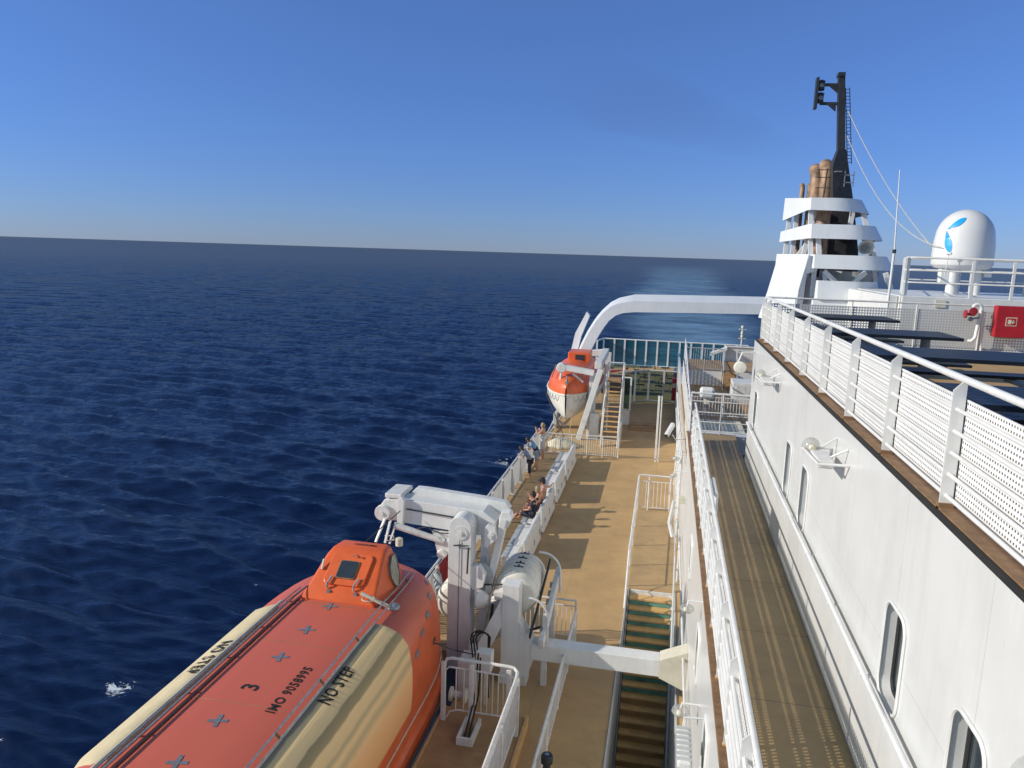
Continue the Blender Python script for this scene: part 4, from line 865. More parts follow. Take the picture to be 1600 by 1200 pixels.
# sun-bleached top of the canopy
n_, L_, b_ = nodes(ORANGE); tc = n_.new('ShaderNodeTexCoord'); ge = n_.new('ShaderNodeSeparateXYZ'); L_.new(tc.outputs['Object'], ge.inputs[0])
nz = n_.new('ShaderNodeTexNoise'); nz.inputs['Scale'].default_value = 1.3; nz.inputs['Detail'].default_value = 7; L_.new(tc.outputs['Object'], nz.inputs['Vector'])
hz = math_n(n_, L_, 'ADD', ge.outputs[2], math_n(n_, L_, 'MULTIPLY', nz.outputs[0], .35))
mr = n_.new('ShaderNodeMapRange'); L_.new(hz, mr.inputs[0]); mr.inputs[1].default_value = 1.75; mr.inputs[2].default_value = 2.35
mx = n_.new('ShaderNodeMix'); mx.data_type = 'RGBA'; src = b_.inputs['Base Color'].links[0].from_socket
L_.new(mr.outputs[0], mx.inputs[0]); L_.new(src, mx.inputs[6]); mx.inputs[7].default_value = (.62, .135, .08, 1); L_.new(mx.outputs[2], b_.inputs['Base Color'])
rings = []
for y in ys:
    s_, h_ = bscale(y); kz = 1 - .25 * (1 - s_)
    left = [Vector((BX - p[0] * s_ - (0.06 if s_ < .3 else 0), y, -9.55 + (p[1] + 9.55) * kz)) for p in HULLP]; right = [Vector((BX + p[0] * s_, y, -9.55 + (p[1] + 9.55) * kz)) for p in HULLP[::-1][1:]]
    rings.append(left + right)
MB().loft(rings, closed=False).build('hull', CREAMW, lb, smooth=True)
rings = []
for y in ys:
    s_, h_ = bscale(y); kz = 1 - .2 * (1 - s_)
    rings.append([Vector((BX + sg * x * s_, y, -9.55 + (z + 9.55))) for sg, x, z in ((-1, 1.99, -9.98), (-1, 2.03, -9.62), (-1, 1.955, -9.54))] + [Vector((BX + x * s_, y, z)) for x, z in ((1.955, -9.54), (2.03, -9.62), (1.99, -9.98))])
MB().loft([r_[:3] for r_ in rings], closed=False, caps=False).build('gunwale_band', ORANGE, lb, smooth=True)
MB().loft([r_[3:] for r_ in rings], closed=False, caps=False).build('gunwale_band', ORANGE, lb, smooth=True)
for sd in (1, -1):
    pts = [Vector((BX + sd * 2.02 * bscale(y)[0], y, -10.0)) for y in ys]
    MB().tube(pts, .035, 8).build('fender', CHAIN, lb, smooth=True)
    pts = [bprof(.93, y, .0, sd) for y in ys]; MB().tube(pts, .022, 6).build('grab_line', ROPE, lb)
# side curtains
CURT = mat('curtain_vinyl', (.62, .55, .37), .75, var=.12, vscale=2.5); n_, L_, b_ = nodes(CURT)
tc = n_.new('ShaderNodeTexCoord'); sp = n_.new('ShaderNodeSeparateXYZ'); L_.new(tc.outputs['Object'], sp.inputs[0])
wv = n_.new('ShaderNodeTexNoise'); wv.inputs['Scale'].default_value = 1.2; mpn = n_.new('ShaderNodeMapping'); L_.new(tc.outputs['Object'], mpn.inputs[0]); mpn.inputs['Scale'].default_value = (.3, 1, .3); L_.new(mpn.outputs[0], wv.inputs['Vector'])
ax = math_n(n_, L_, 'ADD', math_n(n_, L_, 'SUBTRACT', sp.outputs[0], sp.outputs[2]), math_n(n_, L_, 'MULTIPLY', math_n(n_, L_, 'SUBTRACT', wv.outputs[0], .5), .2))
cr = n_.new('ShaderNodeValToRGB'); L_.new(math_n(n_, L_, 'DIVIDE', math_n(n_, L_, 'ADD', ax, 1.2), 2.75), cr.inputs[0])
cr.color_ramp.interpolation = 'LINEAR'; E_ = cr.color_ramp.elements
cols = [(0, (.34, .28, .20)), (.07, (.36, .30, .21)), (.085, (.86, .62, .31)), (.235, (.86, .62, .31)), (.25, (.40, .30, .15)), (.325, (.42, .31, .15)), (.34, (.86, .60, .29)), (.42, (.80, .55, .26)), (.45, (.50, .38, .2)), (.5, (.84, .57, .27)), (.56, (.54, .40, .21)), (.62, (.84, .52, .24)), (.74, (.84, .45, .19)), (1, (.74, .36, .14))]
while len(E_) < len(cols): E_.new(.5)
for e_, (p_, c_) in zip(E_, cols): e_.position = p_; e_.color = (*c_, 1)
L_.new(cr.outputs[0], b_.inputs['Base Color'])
bw = n_.new('ShaderNodeTexNoise'); mp2 = n_.new('ShaderNodeMapping'); mp2.inputs['Scale'].default_value = (7, .4, 7); L_.new(tc.outputs['Object'], mp2.inputs[0]); L_.new(mp2.outputs[0], bw.inputs['Vector']); bw.inputs['Scale'].default_value = 1
bp = n_.new('ShaderNodeBump'); bp.inputs['Strength'].default_value = .5; bp.inputs['Distance'].default_value = .025; L_.new(bw.outputs[0], bp.inputs['Height']); L_.new(bp.outputs[0], b_.inputs['Normal'])
CURTL = mat('curtain_cream', (.70, .58, .36), .7, var=.1, vscale=2.5, bump=.3, bscale=3)
def patch(t0, t1, y0, y1, off, side, mtl, name, nn=14, ny=24, wob=0.0, par=lb, round_=0):
    rg = []
    for j in range(ny + 1):
        y = y0 + (y1 - y0) * j / ny; rg.append([])
        for i in range(nn + 1):
            ti = t0 + (t1 - t0) * i / nn
            o_ = off + wob * math.sin(i * 1.9 + .4 * math.sin(y * 2)) * (.5 + .5 * math.sin(y * 1.1 + i))
            if i in (0, nn) or j in (0, ny): o_ = -.005
            yy = y
            if round_ and j > ny / 2:      # rounded aft corner
                fr_t = i / nn; cut = round_ * max(0, (fr_t - .45) / .55) ** 2; yy = y - cut * (j / ny - .5) * 2
            rg[-1].append(bprof(ti, yy, o_, side))
    return MB().loft(rg, closed=False, caps=False).build(name, mtl, par, smooth='all')
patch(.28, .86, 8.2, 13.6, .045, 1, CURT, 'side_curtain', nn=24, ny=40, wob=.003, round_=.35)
patch(.30, .78, 8.6, 13.9, .05, -1, CURTL, 'side_curtain', nn=24, wob=.002, round_=0)
# rails on the roof
for sd, y1_, tt in ((1, 16.6, .265), (-1, 14.6, .25)):
    pts = [bprof(tt, y, .10, sd) for y in lin((7.8,), (y1_,), 24)[0:24] for y in [y[0]]]
    MB().tube(pts, .02, 6).tube([p + Vector((sd * .13, 0, -.03)) for p in pts], .016, 6).build('roof_rail', STEEL, lb, smooth=True)
    for k in range(1, 24, 4): MB().tube([pts[k], pts[k] + Vector((sd * .1, 0, -.12))], .025, 6).build('rail_bracket', BROWN, lb)
MB().tube([bprof(.235, y[0], .012, -1) for y in lin((7.2,), (14.6,), 14)], .012, 6).build('wire', WIRE, lb)
MB().tube([bprof(.31, y[0], .03, -1) + Vector((0, 0, .03)) for y in lin((8,), (13.9,), 14)], .03, 6).build('curtain_edge_bar', CREAM, lb)
# tape crosses and strips
def cross(y, par=lb):
    m = MB(); w_, l_ = .035, .16
    for (a, b2) in ((R(12), 1), (R(102), 1)):
        d = Vector((math.cos(a), math.sin(a))); e = Vector((-d.y, d.x)); vs = []
        for su, sv in ((-l_, -w_), (l_, -w_), (l_, w_), (-l_, w_)):
            px = d.x * su + e.x * sv - .06; py = y + d.y * su + e.y * sv; vs.append(bsurf(px, py, .006 + .002 * (a > 1)))
        m.add(vs, [(0, 1, 2, 3)])
    return m.build('reflective_cross', TAPE, par)
for y in (13.92, 12.88, 11.83, 9.85, 8.82, 7.8): cross(y)
for y, t_ in ((13.9, .62), (14.4, .56), (15.0, .52), (15.7, .47), (16.4, .42)):
    vs = [bprof(t_ - .012, y - .13, .008), bprof(t_ - .012 - .01, y + .13, .008), bprof(t_ + .016 - .01, y + .13, .008), bprof(t_ + .016, y - .13, .008)]
    MB().add(vs, [(0, 1, 2, 3)]).build('reflective_strip', TAPE, lb)
for y in (8.3, 10.35, 12.35, 14.0):
    MB().tube([bsurf(dx, y, .001) for dx in np.linspace(-.85, .9, 15)], .006, 4).build('moulding_seam', BROWN, lb)
for y in np.arange(8.6, 16.4, .62):
    MB().ball(bprof(.285, y, .01, 1), .018, n=6, m=4).build('bolt', STEEL, lb)
# writing
text_mesh('number_mark', '3', .42, lambda u, v: bsurf(-.05 - v, 10.82 + u, .006), RUBBER, lb, .008)
text_mesh('imo_number', 'IMO 9058995', .235, lambda u, v: bsurf(.60 - v, 10.95 + u, .006), RUBBER, lb, .005)
def on_curtain(tc_, yc, side, flip):
    def f(u, v): return bprof(tc_ - flip * v / 2.9, yc + flip * u, .062, side)
    return f
text_mesh('no_step_mark', 'NO STEP', .27, lambda u, v: bprof(.35 - v / 3.3, 11.3 + u, .06, 1), RUBBER, lb, .006, 1.0)
text_mesh('no_step_mark', 'NO STEP', .30, lambda u, v: bprof(.385 - v / 3.05, 11.55 - u, .066, -1) if False else bprof(.365 - v / 3.3, 11.6 - u, .068, -1), RUBBER, lb, .007, .95)
text_mesh('number_mark', '3', .34, lambda u, v: bprof(.70 - u / 3.0, 15.1 + v, .01, 1), RUBBER, lb, .0)
# conning tower
tw = MB()
def ring(y, x0, x1, z0, z1, rr_=.12):
    out = []
    for (cx_, cz_, a0) in ((x1 - rr_, z0 + .02, -60), (x1 - rr_, z1 - rr_, 0), (x0 + rr_, z1 - rr_, 90), (x0 + rr_, z0 + .02, 180)):
        if a0 in (0, 90):
            for i in range(5): a = R(a0 + 90 * i / 4); out.append(Vector((cx_ + math.cos(a) * rr_, y, cz_ + math.sin(a) * rr_)))
        else: out.append(Vector((x1 if a0 == -60 else x0, y, z0)))
    return out
secs = [(14.15, -7.24, -5.58, -7.6, -7.36, .05, .02), (14.40, -7.2, -5.6, -7.6, -7.16, .1, .10), (15.0, -7.04, -5.66, -7.6, -6.66, .12, .24), (15.22, -6.99, -5.69, -7.65, -6.57, .12, .28), (15.60, -6.95, -5.73, -7.75, -6.58, .12, .30),
        (15.95, -6.92, -5.79, -7.85, -6.86, .12, .28), (16.4, -6.88, -5.84, -8.0, -7.28, .1, .22), (16.9, -6.8, -5.95, -8.25, -7.74, .1, .1)]
rg = []
for (y, x0, x1, z0, z1, r_, sp_) in secs:
    r1 = ring(y, x0, x1, z0, z1, r_); cxm = (x0 + x1) / 2
    for v in r1:                       # sides splay out toward the roof
        if v.z < z1 - r_ - .001: v.x += math.copysign(sp_, v.x - cxm)
    rg.append(r1)
twr = tw.loft(rg).build('conning_tower', ORANGE2, lb, smooth=True)
def tside(y, z, off=.012):          # point on the inboard side of the tower
    x1 = np.interp(y, [q_[0] for q_ in secs], [q_[2] for q_ in secs]); z1 = np.interp(y, [q_[0] for q_ in secs], [q_[4] for q_ in secs]); z0 = np.interp(y, [q_[0] for q_ in secs], [q_[3] for q_ in secs]); sp_ = np.interp(y, [q_[0] for q_ in secs], [q_[6] for q_ in secs])
    return Vector((x1 + sp_ * (z1 - .11 - z) / (z1 - .11 - z0) + off, y, z))
nrm = Vector((0, -.72, .62)).normalized()
def tface(u, v, off=0.0):          # plane of the sloping front of the tower; u across, v up the slope
    a = Vector((-6.40, 14.41, -7.15)); b2 = Vector((-6.36, 15.0, -6.655)); d = (b2 - a)
    return a + Vector((u, 0, 0)) + d.normalized() * v + Vector((0, -d.z, d.y)).normalized() * off
def tquad(u0, u1, v0, v1, off, th, r_=.08):
    ring_ = [(p[0], p[1]) for p in rrect((u0 + u1) / 2, (v0 + v1) / 2, (u1 - u0) / 2, (v1 - v0) / 2, r_)]
    return MB().loft([[tface(p[0], p[1], off) for p in ring_], [tface(p[0], p[1], off + th) for p in ring_]])
ht = tquad(-.46, .46, .03, .80, -.02, .07, .12).build('hatch', ORANGE2, lb, bevel=.015)
tquad(-.22, .22, .17, .60, .05, .025, .05).build('hatch_frame', BROWN, ht, bevel=.005)
tquad(-.20, .20, .19, .58, .06, .022, .04).build('hatch_window', HATCHG, ht)
for u in (-.32, .28): MB().tube([tface(u, -.06, .03), tface(u, .02, .1), tface(u + .05, .2, .09)], .022, 6).box(*[c for c in (BX + u + .02, BX + u + .1, 14.28, 14.36, -7.3, -7.2)]).build('hatch_latch', STEEL, ht)
MB().tube([tface(-.6, .35, .02), tface(-.6, .55, .1)], .03, 6).build('hatch_stop', CREAM, ht)
MB().tube([tface(.02, .7, .1), tface(.12, .72, .14), tface(.18, .68, .1)], .012, 6).build('hatch_handle', WIRE, ht)
text_mesh('serial_mark', '9MA2031', .13, lambda u, v: Vector((-6.28 - u, 15.42 - v, -6.566)), RUBBER, lb, .003)
pl = [(15.12, -7.3), (15.02, -7.05), (15.12, -6.86), (15.35, -6.74), (15.62, -6.78), (15.74, -6.98), (15.55, -7.25), (15.3, -7.4)]
MB().loft([[tside(y, z, -.02) for y, z in pl], [tside(y, z, .05) for y, z in pl]]).build('side_window', SIDEG, twr)
MB().tube([tside(y, z, .05) for y, z in pl + pl[:1]], .014, 6, caps=False).build('window_seal', BROWN, twr)
m = MB(); m.tube([tface(.5, -.05, .05) + Vector((.0, -.1, 0)), (-5.5, 14.25, -7.3), (-5.25, 14.28, -7.4)], .04, 8).build('towing_gear', CREAM, lb, smooth=True)
MB().ball((-5.22, 14.35, -7.42), .14, (1, 1, .6)).build('lamp_cap', STEEL, lb, smooth='all')
MB().tube(arc((-5.72, 14.18, -7.22), .13, 0, 360, 16, 'XY'), .013, 6).build('rope_ring', ROPE, lb)
# ================================================================ wall fittings of the deckhouse
def bulkhead_lamp(label, y, x=2.46, z=-2.62, par=None, s_=1.0, mirror=1):
    t = thing('deck_floodlight', label, 'floodlight', (x, y, z), 'lamp brackets on the deckhouse wall')
    MB().tube([(x, y - .55 * s_, z + .02), (x - .38, y - .5 * s_, z + .0), (x - .42, y + .45 * s_, z - .02), (x, y + .5 * s_, z)], .02, 8).build('bracket', WHITE, t, smooth=True)
    MB().box(x - .36, x - .14, y - .35 * s_, y + .25 * s_, z - .1, z + .02).build('ballast_box', WHITE2, t, bevel=.03)
    for k in (-.4, .3): MB().tube([(x, y + k * s_, z + .2), (x - .2, y + k * .85 * s_, z + .07)], .015, 6).build('stay', WHITE, t)
    MB().lathe((x - .30, y + .42 * s_, z + .0), [(.03, -.02), (.08, -.0), (.12, .05), (.13, .12), (.08, .17), (.01, .18)], 18, 'Y').build('lamp_head', LAMPG, t, smooth=True)
    MB().lathe((x - .30, y + .42 * s_, z), [(.03, -.04), (.06, 0), (.05, .1), (.01, .12)], 12, 'Y').build('lamp_bulb', CREAM, t, smooth=True)
    return t
bulkhead_lamp('bracketed floodlight high on the white deckhouse wall above the two narrow windows', 10.9)
bulkhead_lamp('bracketed floodlight far along the deckhouse wall near its aft corner', 17.3, z=-2.55)
bulkhead_lamp('bracketed floodlight at the right edge of the photo near the closest window', 3.8, z=-2.76)
t = thing('loudspeaker', 'round white loudspeaker on an arm at the aft corner of the deckhouse', 'loudspeaker', (2.3, 21.6, -2.8))
MB().tube([(2.6, 21.9, -2.5), (2.1, 21.7, -2.5), (2.0, 21.6, -2.75)], .022, 8).build('arm', WHITE, t, smooth=True)
MB().lathe((2.05, 21.5, -2.9), [(.01, -.05), (.14, -.03), (.17, .02), (.16, .12), (.08, .18), (.01, .19)], 20, 'Y').build('speaker_bell', CREAMW, t, smooth=True)

# fittings on the side wall beside the lower deck
def wall_cam(label, x, y, z):
    t = thing('security_camera', label, 'camera', (x, y, z))
    MB().tube([(.96, y + .3, z - .35), (.6, y + .2, z - .38), (.48, y + .1, z - .2)], .018, 8).build('arm', WHITE2, t, smooth=True)
    MB().bar((x + .10, y + .3, z + .16), (x - .12, y - .25, z - .16), .16, .16, (0, 0, 1)).build('housing', WHITE, t, bevel=.05)
    MB().bar((x - .12, y - .25, z - .16), (x - .125, y - .262, z - .165), .11, .11).build('lens', BLACK, t)
    return t
wall_cam('white tubular security camera on a curved arm beside the aft landing', .38, 26.8, -5.95)
def bowl(label, y, z, r_=.13, x=.7):
    t = thing('deck_lamp', label, 'lamp', (x, y, z), 'round lamps on the side wall')
    MB().tube([(1.0, y + .02, z + .15), (x + .02, y + .02, z + .15), (x, y, z + .05)], .018, 8).build('arm', WHITE, t, smooth=True)
    MB().lathe((x, y, z), [(.01, -r_ * .5), (r_ * .7, -r_ * .42), (r_, 0), (r_ * .9, r_ * .35), (r_ * .3, r_ * .5), (.01, r_ * .55)], 20, 'Z').build('lamp_bowl', LAMPG, t, smooth=True)
    MB().ball((x - .02, y - r_ * .6, z + .02), r_ * .4).build('bulb', CREAM, t, smooth='all')
    return t
bowl('round clear deck lamp on the side wall nearest the camera above the cross beam', 13.4, -6.25)
bowl('pale yellow round lamp low on the side wall below the cross beam end', 12.3, -7.6, .15, .66)
bowl('round white lamp on the side wall above the stair landing, upper of a close pair', 26.0, -6.75, .14, .62)
bowl('round white lamp on the side wall, lower of the close pair above the landing', 24.6, -6.95, .13, .55)
t = thing('fluorescent_lamp', 'long ribbed white lamp fitting standing out from the side wall at the bottom edge', 'lamp', (.7, 10.6, -7.2))
MB().box(.56, .76, 10.2, 11.1, -7.2, -7.08).build('housing', WHITE, t, bevel=.03)
m = MB()
for k in range(7): m.box(.55, .77, 10.24 + k * .125, 10.28 + k * .125, -7.08, -7.05)
m.build('ribs', LGREY, t); MB().tube([(.65, 11.05, -7.1), (.66, 11.1, -6.95), (.96, 11.1, -6.92)], .016, 6).build('arm', WHITE, t)
t = thing('junction_box', 'small cream junction box with cables on the pipes above the landing rail', 'box', (.8, 24.0, -7.4))
MB().box(.72, .92, 23.4, 23.6, -7.5, -7.3).build('housing', CREAM, t, bevel=.015)
MB().tube([(.6, 23.5, -7.45), (.5, 23.6, -8.2), (.62, 23.4, -8.6)], .06, 8).build('cable_bundle', WHITE2, t, smooth=True)

# ================================================================ end of the walkway
t = thing('walkway_end_rail', 'white horizontal bar rail closing the aft end of the walkway', 'railing', (1, 25.5, -5.7))
for z in (-4.36, -4.62, -4.98, -5.3, -5.6): MB().tube([(.95, 25.5, z), (2.9, 25.5, z)], .03 if z > -4.4 else .018, 8).build('rail', WHITE, t, smooth=True)
for x in (1.0, 1.95, 2.88): MB().tube([(x, 25.5, -5.95), (x, 25.5, -4.36)], .02, 8).build('post', LGREY, t, smooth=True)
MB().bar((1.1, 25.5, -5.4), (1.9, 25.5, -5.95), .015, .015).build('tie', GREYP, t); MB().bar((2.85, 25.5, -5.4), (2.0, 25.5, -5.95), .015, .015).build('tie', GREYP, t)
t = thing('transverse_beam', 'white ledge and beam across the walkway end below the bar rail', 'beam', (1, 26, -5.9))
MB().box(.95, 3.0, 25.62, 26.1, -6.35, -5.75).build('beam', WHITE, t, bevel=.01)
MB().box(.95, 3.0, 26.1, 29.6, -6.38, -6.05).build('ledge', CREAM, t, bevel=.01)
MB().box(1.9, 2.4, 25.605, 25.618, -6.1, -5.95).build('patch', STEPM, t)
baluster_rail('white barred rail behind the walkway end overlooking the brown landing', (1.15, 29.7), (3.5, 29.7), -6.0, .95, 3, 22, WHITE)
t = thing('landing_rail', 'white tapering rail running aft from the walkway end to the raised deck', 'railing', (.95, 33, -6.4))
MB().tube([(1.0, 25.7, -4.9), (1.05, 31, -4.9), (1.1, 40, -4.5)], .035, 8).build('top_rail', WHITE, t, smooth=True)
m = MB()
for k in range(9): m.tube([(1.0 + k * .01, 26 + k * 1.6, -6.1), (1.0 + k * .01, 26 + k * 1.6, -4.9)], .02, 6)
MB().box(.99, 1.0, 26, 40, -6.3, -5.15).build('side_panel', PERFW, t)
m.build('posts', WHITE, t)
t = thing('searchlight', 'white searchlight on a steel yoke mounted on the walkway end rail', 'searchlight', (1.65, 27.5, -4.9))
MB().box(1.32, 1.82, 27.2, 27.55, -4.82, -4.45).build('lamp_body', WHITE, t, bevel=.09)
MB().tube(arc((1.57, 27.6, -4.72), .3, 180, 360, 12), .02, 6).tube([(1.57, 27.6, -5.02), (1.57, 27.6, -5.7)], .03, 8).build('yoke', STEEL, t, smooth=True)
MB().box(1.5, 1.68, 27.3, 27.5, -5.05, -4.88).build('ballast', CREAM, t, bevel=.02)
t = thing('equipment_locker', 'white steel locker standing on the brown landing against the deckhouse', 'locker', (3.7, 36, -6.4))
MB().box(3.15, 5.2, 35.6, 37, -6.4, -5.5).build('housing', WHITE, t, bevel=.02); MB().box(3.3, 3.9, 35.58, 35.6, -6.3, -5.6).build('door', WHITE2, t)

# ================================================================ raised aft deck
t = thing('raised_deck_front', 'white bulkhead below the grey railings of the raised aft deck', 'wall', (2, 40, -6.4))
MB().box(1.15, 2.95, 40.0, 40.05, -6.4, -5.66).box(3.6, 9, 40.0, 40.05, -6.4, -5.66).build('wall_plate', WHITE, t)
def bars(label, a, b, z0, h, nb, name='deck_railing'): return baluster_rail(label, a, b, z0, h, 3, nb, GREYP, mid=False, r=.025)
bars('grey barred railing on the raised aft deck left of the steps', (1.15, 40.02), (2.95, 40.02), -5.66, 1.15, 17)
bars('grey barred railing on the raised aft deck right of the steps', (3.65, 40.02), (6, 40.02), -5.66, 1.1, 20)
bars('dark grey side railing of the raised aft deck running toward the stern', (1.15, 40.1), (1.15, 44.5), -5.66, 1.15, 60)
st = thing('short_stairs', 'short flight of brown steps up to the raised aft deck', 'stairs', (3.3, 40, -6.4))
for k in range(4): MB().box(2.97, 3.6, 39.0 + k * .28, 39.3 + k * .28, -6.42, -6.22 + k * .17).build('tread', DECKB, st)
for x in (2.95, 3.62): MB().tube([(x, 38.9, -6.4), (x, 38.9, -5.4), (x, 40.1, -4.6), (x, 40.1, -5.6)], .03, 8).build('handrail', GREYP, st, smooth=True)
t = thing('stern_bulwark', 'solid white bulwark behind the raised aft deck', 'bulwark', (6, 44.5, -5.7))
MB().box(3.4, 9, 44.4, 44.5, -6.4, -4.86).build('wall_plate', WHITE2, t); MB().box(3.35, 9, 44.33, 44.56, -4.86, -4.8).build('cap', WHITE, t, bevel=.01)
MB().prism([(2.55, -5.35), (3.42, -4.98), (3.42, -4.83), (2.55, -5.2)], 'Y', 43.9, 44.4).build('bracket', WHITE, t)
t = thing('stern_light_mast', 'small white light mast standing at the stern rail', 'mast', (5.68, 60, -8))
MB().tube([(5.68, 60, -9.5), (5.68, 60, -5.0)], .06, 8).build('pole', WHITE2, t)
for z in (-5.2, -5.9): MB().box(5.4, 5.96, 59.95, 60.05, z, z + .06).build('crossbar', WHITE2, t)
for z in (-5.1, -5.55, -5.8): MB().lathe((5.68, 60, z), [(.1, 0), (.12, .05), (.1, .2)], 10).build('lamp', CREAM, t)

# ================================================================ stern glass screens and furniture
def glass_screen(label, pts, z0, z1, gl, fw, frame=WHITE, name='glass_screen'):
    t = thing(name, label, 'glass screen', (pts[0][0], pts[0][1], z0))
    for a, b in zip(pts[:-1], pts[1:]):
        MB().add([(a[0], a[1], z0), (b[0], b[1], z0), (b[0], b[1], z1), (a[0], a[1], z1)], [(0, 1, 2, 3)]).build('pane', gl, t)
    MB().tube([(p[0], p[1], z1) for p in pts], fw * .9, 6).build('top_rail', frame, t)
    MB().tube([(p[0], p[1], z0 + .06) for p in pts], fw * .7, 6).build('bottom_rail', frame, t)
    for p in pts: MB().box(p[0] - fw, p[0] + fw, p[1] - fw, p[1] + fw, z0, z1).build('post', frame, t)
    return t
xs = [-5.6, -4.6, -3.64, -2.66, -1.65, -.64, .37, 1.38, 2.4, 3.4, 4.4, 5.4, 6.4, 7.4]
glass_screen('long teal glass windbreak with white posts across the stern', [(-6.0, 69.5)] + [(x, 72) for x in xs], LD, -7.68, GTEAL, .075)
glass_screen('green glass screen with grey frames in front of the stern seating', [(-2.6, 52.5), (-1.85, 53.6), (-.92, 54.4), (.11, 54.4), (1.1, 54.4)], LD, -7.9, GGREEN, .07, LGREY)
t = glass_screen('white framed glass side panel beside the aft boat stairs', [(-2.35, 46), (-1.82, 46)], LD + .9, -7.2, GGREEN, .05)
MB().box(-2.35, -1.82, 45.97, 46.03, LD, LD + .9).build('lower_panel', WHITE, t)
tag(MB().box(-.14, -.04, 37.9, 37.98, LD, -6.75).box(.02, .08, 37.9, 37.98, LD, -6.75).box(-.14, .08, 37.9, 37.98, LD + .1, LD + .16).build('gate_post', WHITE2, bevel=.01), 'tall thin white gate post standing alone on the shaded deck', 'post')
def set_table(label, x, y, sz=.7, h=.75):
    t = thing('stern_table', label, 'table', (x, y, LD), 'dark tables on the stern deck')
    MB().box(x - sz / 2, x + sz / 2, y - sz / 2, y + sz / 2, LD + h - .04, LD + h).build('table_top', BLACK, t)
    MB().lathe((x, y, LD), [(.2, 0), (.03, .03), (.03, h - .05)], 10).build('pedestal', STEEL, t)
    return t
def set_chair(x, y, a, label):
    t = thing('stern_chair', label, 'chair', (x, y, LD), 'dark chairs on the stern deck')
    MB().box(x - .22, x + .22, y - .22, y + .22, LD + .43, LD + .47).build('seat', BLACK, t)
    bx, by = math.cos(a) * .22, math.sin(a) * .22
    MB().bar((x + bx, y + by, LD + .5), (x + bx * 1.2, y + by * 1.2, LD + .9), .42 if abs(by) > abs(bx) else .04, .04 if abs(by) > abs(bx) else .42, (0, 1, 0)).build('backrest', BLACK, t)
    for sx in (-.2, .2):
        for sy in (-.2, .2): MB().tube([(x + sx, y + sy, LD), (x + sx, y + sy, LD + .44)], .014, 5).build('leg', STEEL, t)
    return t
rng_ = random.Random(3)
nm = 0
spots = [(-2.6, 58.5), (-.9, 58.6), (.6, 58.4), (-2.2, 62.5), (-.6, 62.2), (1.2, 62.6), (-3.8, 66.5), (-1.6, 66.3), (.2, 66.6)]
wh = ['nearest row', 'middle row', 'row by the stern glass']; ps = ['left', 'centre', 'right']
for i, (x, y) in enumerate(spots):
    set_table('dark square table in the %s of the stern seating, %s one' % (wh[i // 3], ps[i % 3]), x, y)
    for a in (0, math.pi): set_chair(x + math.cos(a) * .62, y, a, 'dark chair %s of the %s table, %s of stern seats' % ('right' if a == 0 else 'left', ps[i % 3], wh[i // 3]))
t = thing('folded_parasol', 'folded red and green parasol leaning over black stern furniture', 'parasol', (-3.2, 56, -8.6))
MB().tube([(-4.2, 58, -8.75), (-3.0, 58, -8.5), (-2.6, 58, -8.3)], .1, 8, .04).build('canopy', REDV, t)
MB().tube([(-2.7, 58, -8.35), (-2.5, 58, -8.25)], .03, 6).build('pole', TEAL, t)
t = thing('grill_counter', 'long black bar counter on the stern deck behind the aft boat stairs', 'counter', (-3, 57, LD))
MB().box(-4.4, -1.9, 56.3, 57.3, LD, LD + .95).build('counter', BLACK, t, bevel=.02); MB().box(-4.45, -1.85, 56.2, 57.4, LD + .95, LD + 1.0).build('counter_top', NAVY, t)
MB().box(-3.9, -2.8, 56.5, 57.1, LD + 1.0, LD + 1.35).build('cover', BLACK, t, bevel=.05)
t = thing('red_locker', 'narrow red fire locker at the end of the green glass screen', 'locker', (1.0, 54, LD)); MB().box(.7, .95, 53.6, 54.2, LD + .3, -8.3).build('housing', RED, t, bevel=.02); MB().box(.72, .93, 53.585, 53.6, -8.9, -8.6).build('notice', CREAM, t)

# ================================================================ arch
ar = thing('stern_arch', 'white curved box arch spanning the stern', 'arch', (0, 50, -5))
ctr_o = [(9.5, -2.25), (5.9, -2.3), (2.0, -2.38), (-2.1, -2.48), (-3.1, -2.74), (-3.65, -3.05), (-4.2, -3.6), (-4.7, -4.25), (-5.15, -5.05), (-5.55, -5.95), (-5.95, -7.2), (-6.15, -8.2), (-6.2, LD)]
ctr_i = [(9.5, -3.2), (5.9, -3.3), (2.0, -3.4), (-2.0, -3.52), (-2.75, -3.62), (-3.2, -3.8), (-3.6, -4.15), (-4.0, -4.75), (-4.35, -5.4), (-4.75, -6.3), (-5.1, -7.3), (-5.25, -8.2), (-5.3, LD)]
rg = [[Vector((o[0], 49.6, o[1] - .35)), Vector((o[0], 51.4, o[1])), Vector((i_[0], 51.4, i_[1] + .05)), Vector((i_[0], 49.6, i_[1]))] for o, i_ in zip(ctr_o, ctr_i)]
for r_, o, i_ in zip(rg, ctr_o, ctr_i):
    if o[1] < -2.5:
        k = min(1, (-2.5 - o[1]) / 1.2); r_[0] = Vector((o[0] + .25 * k, 49.6, o[1] - .35 * (1 - k))); 
MB().loft(rg).build('beam', FUNW, ar, smooth=True)
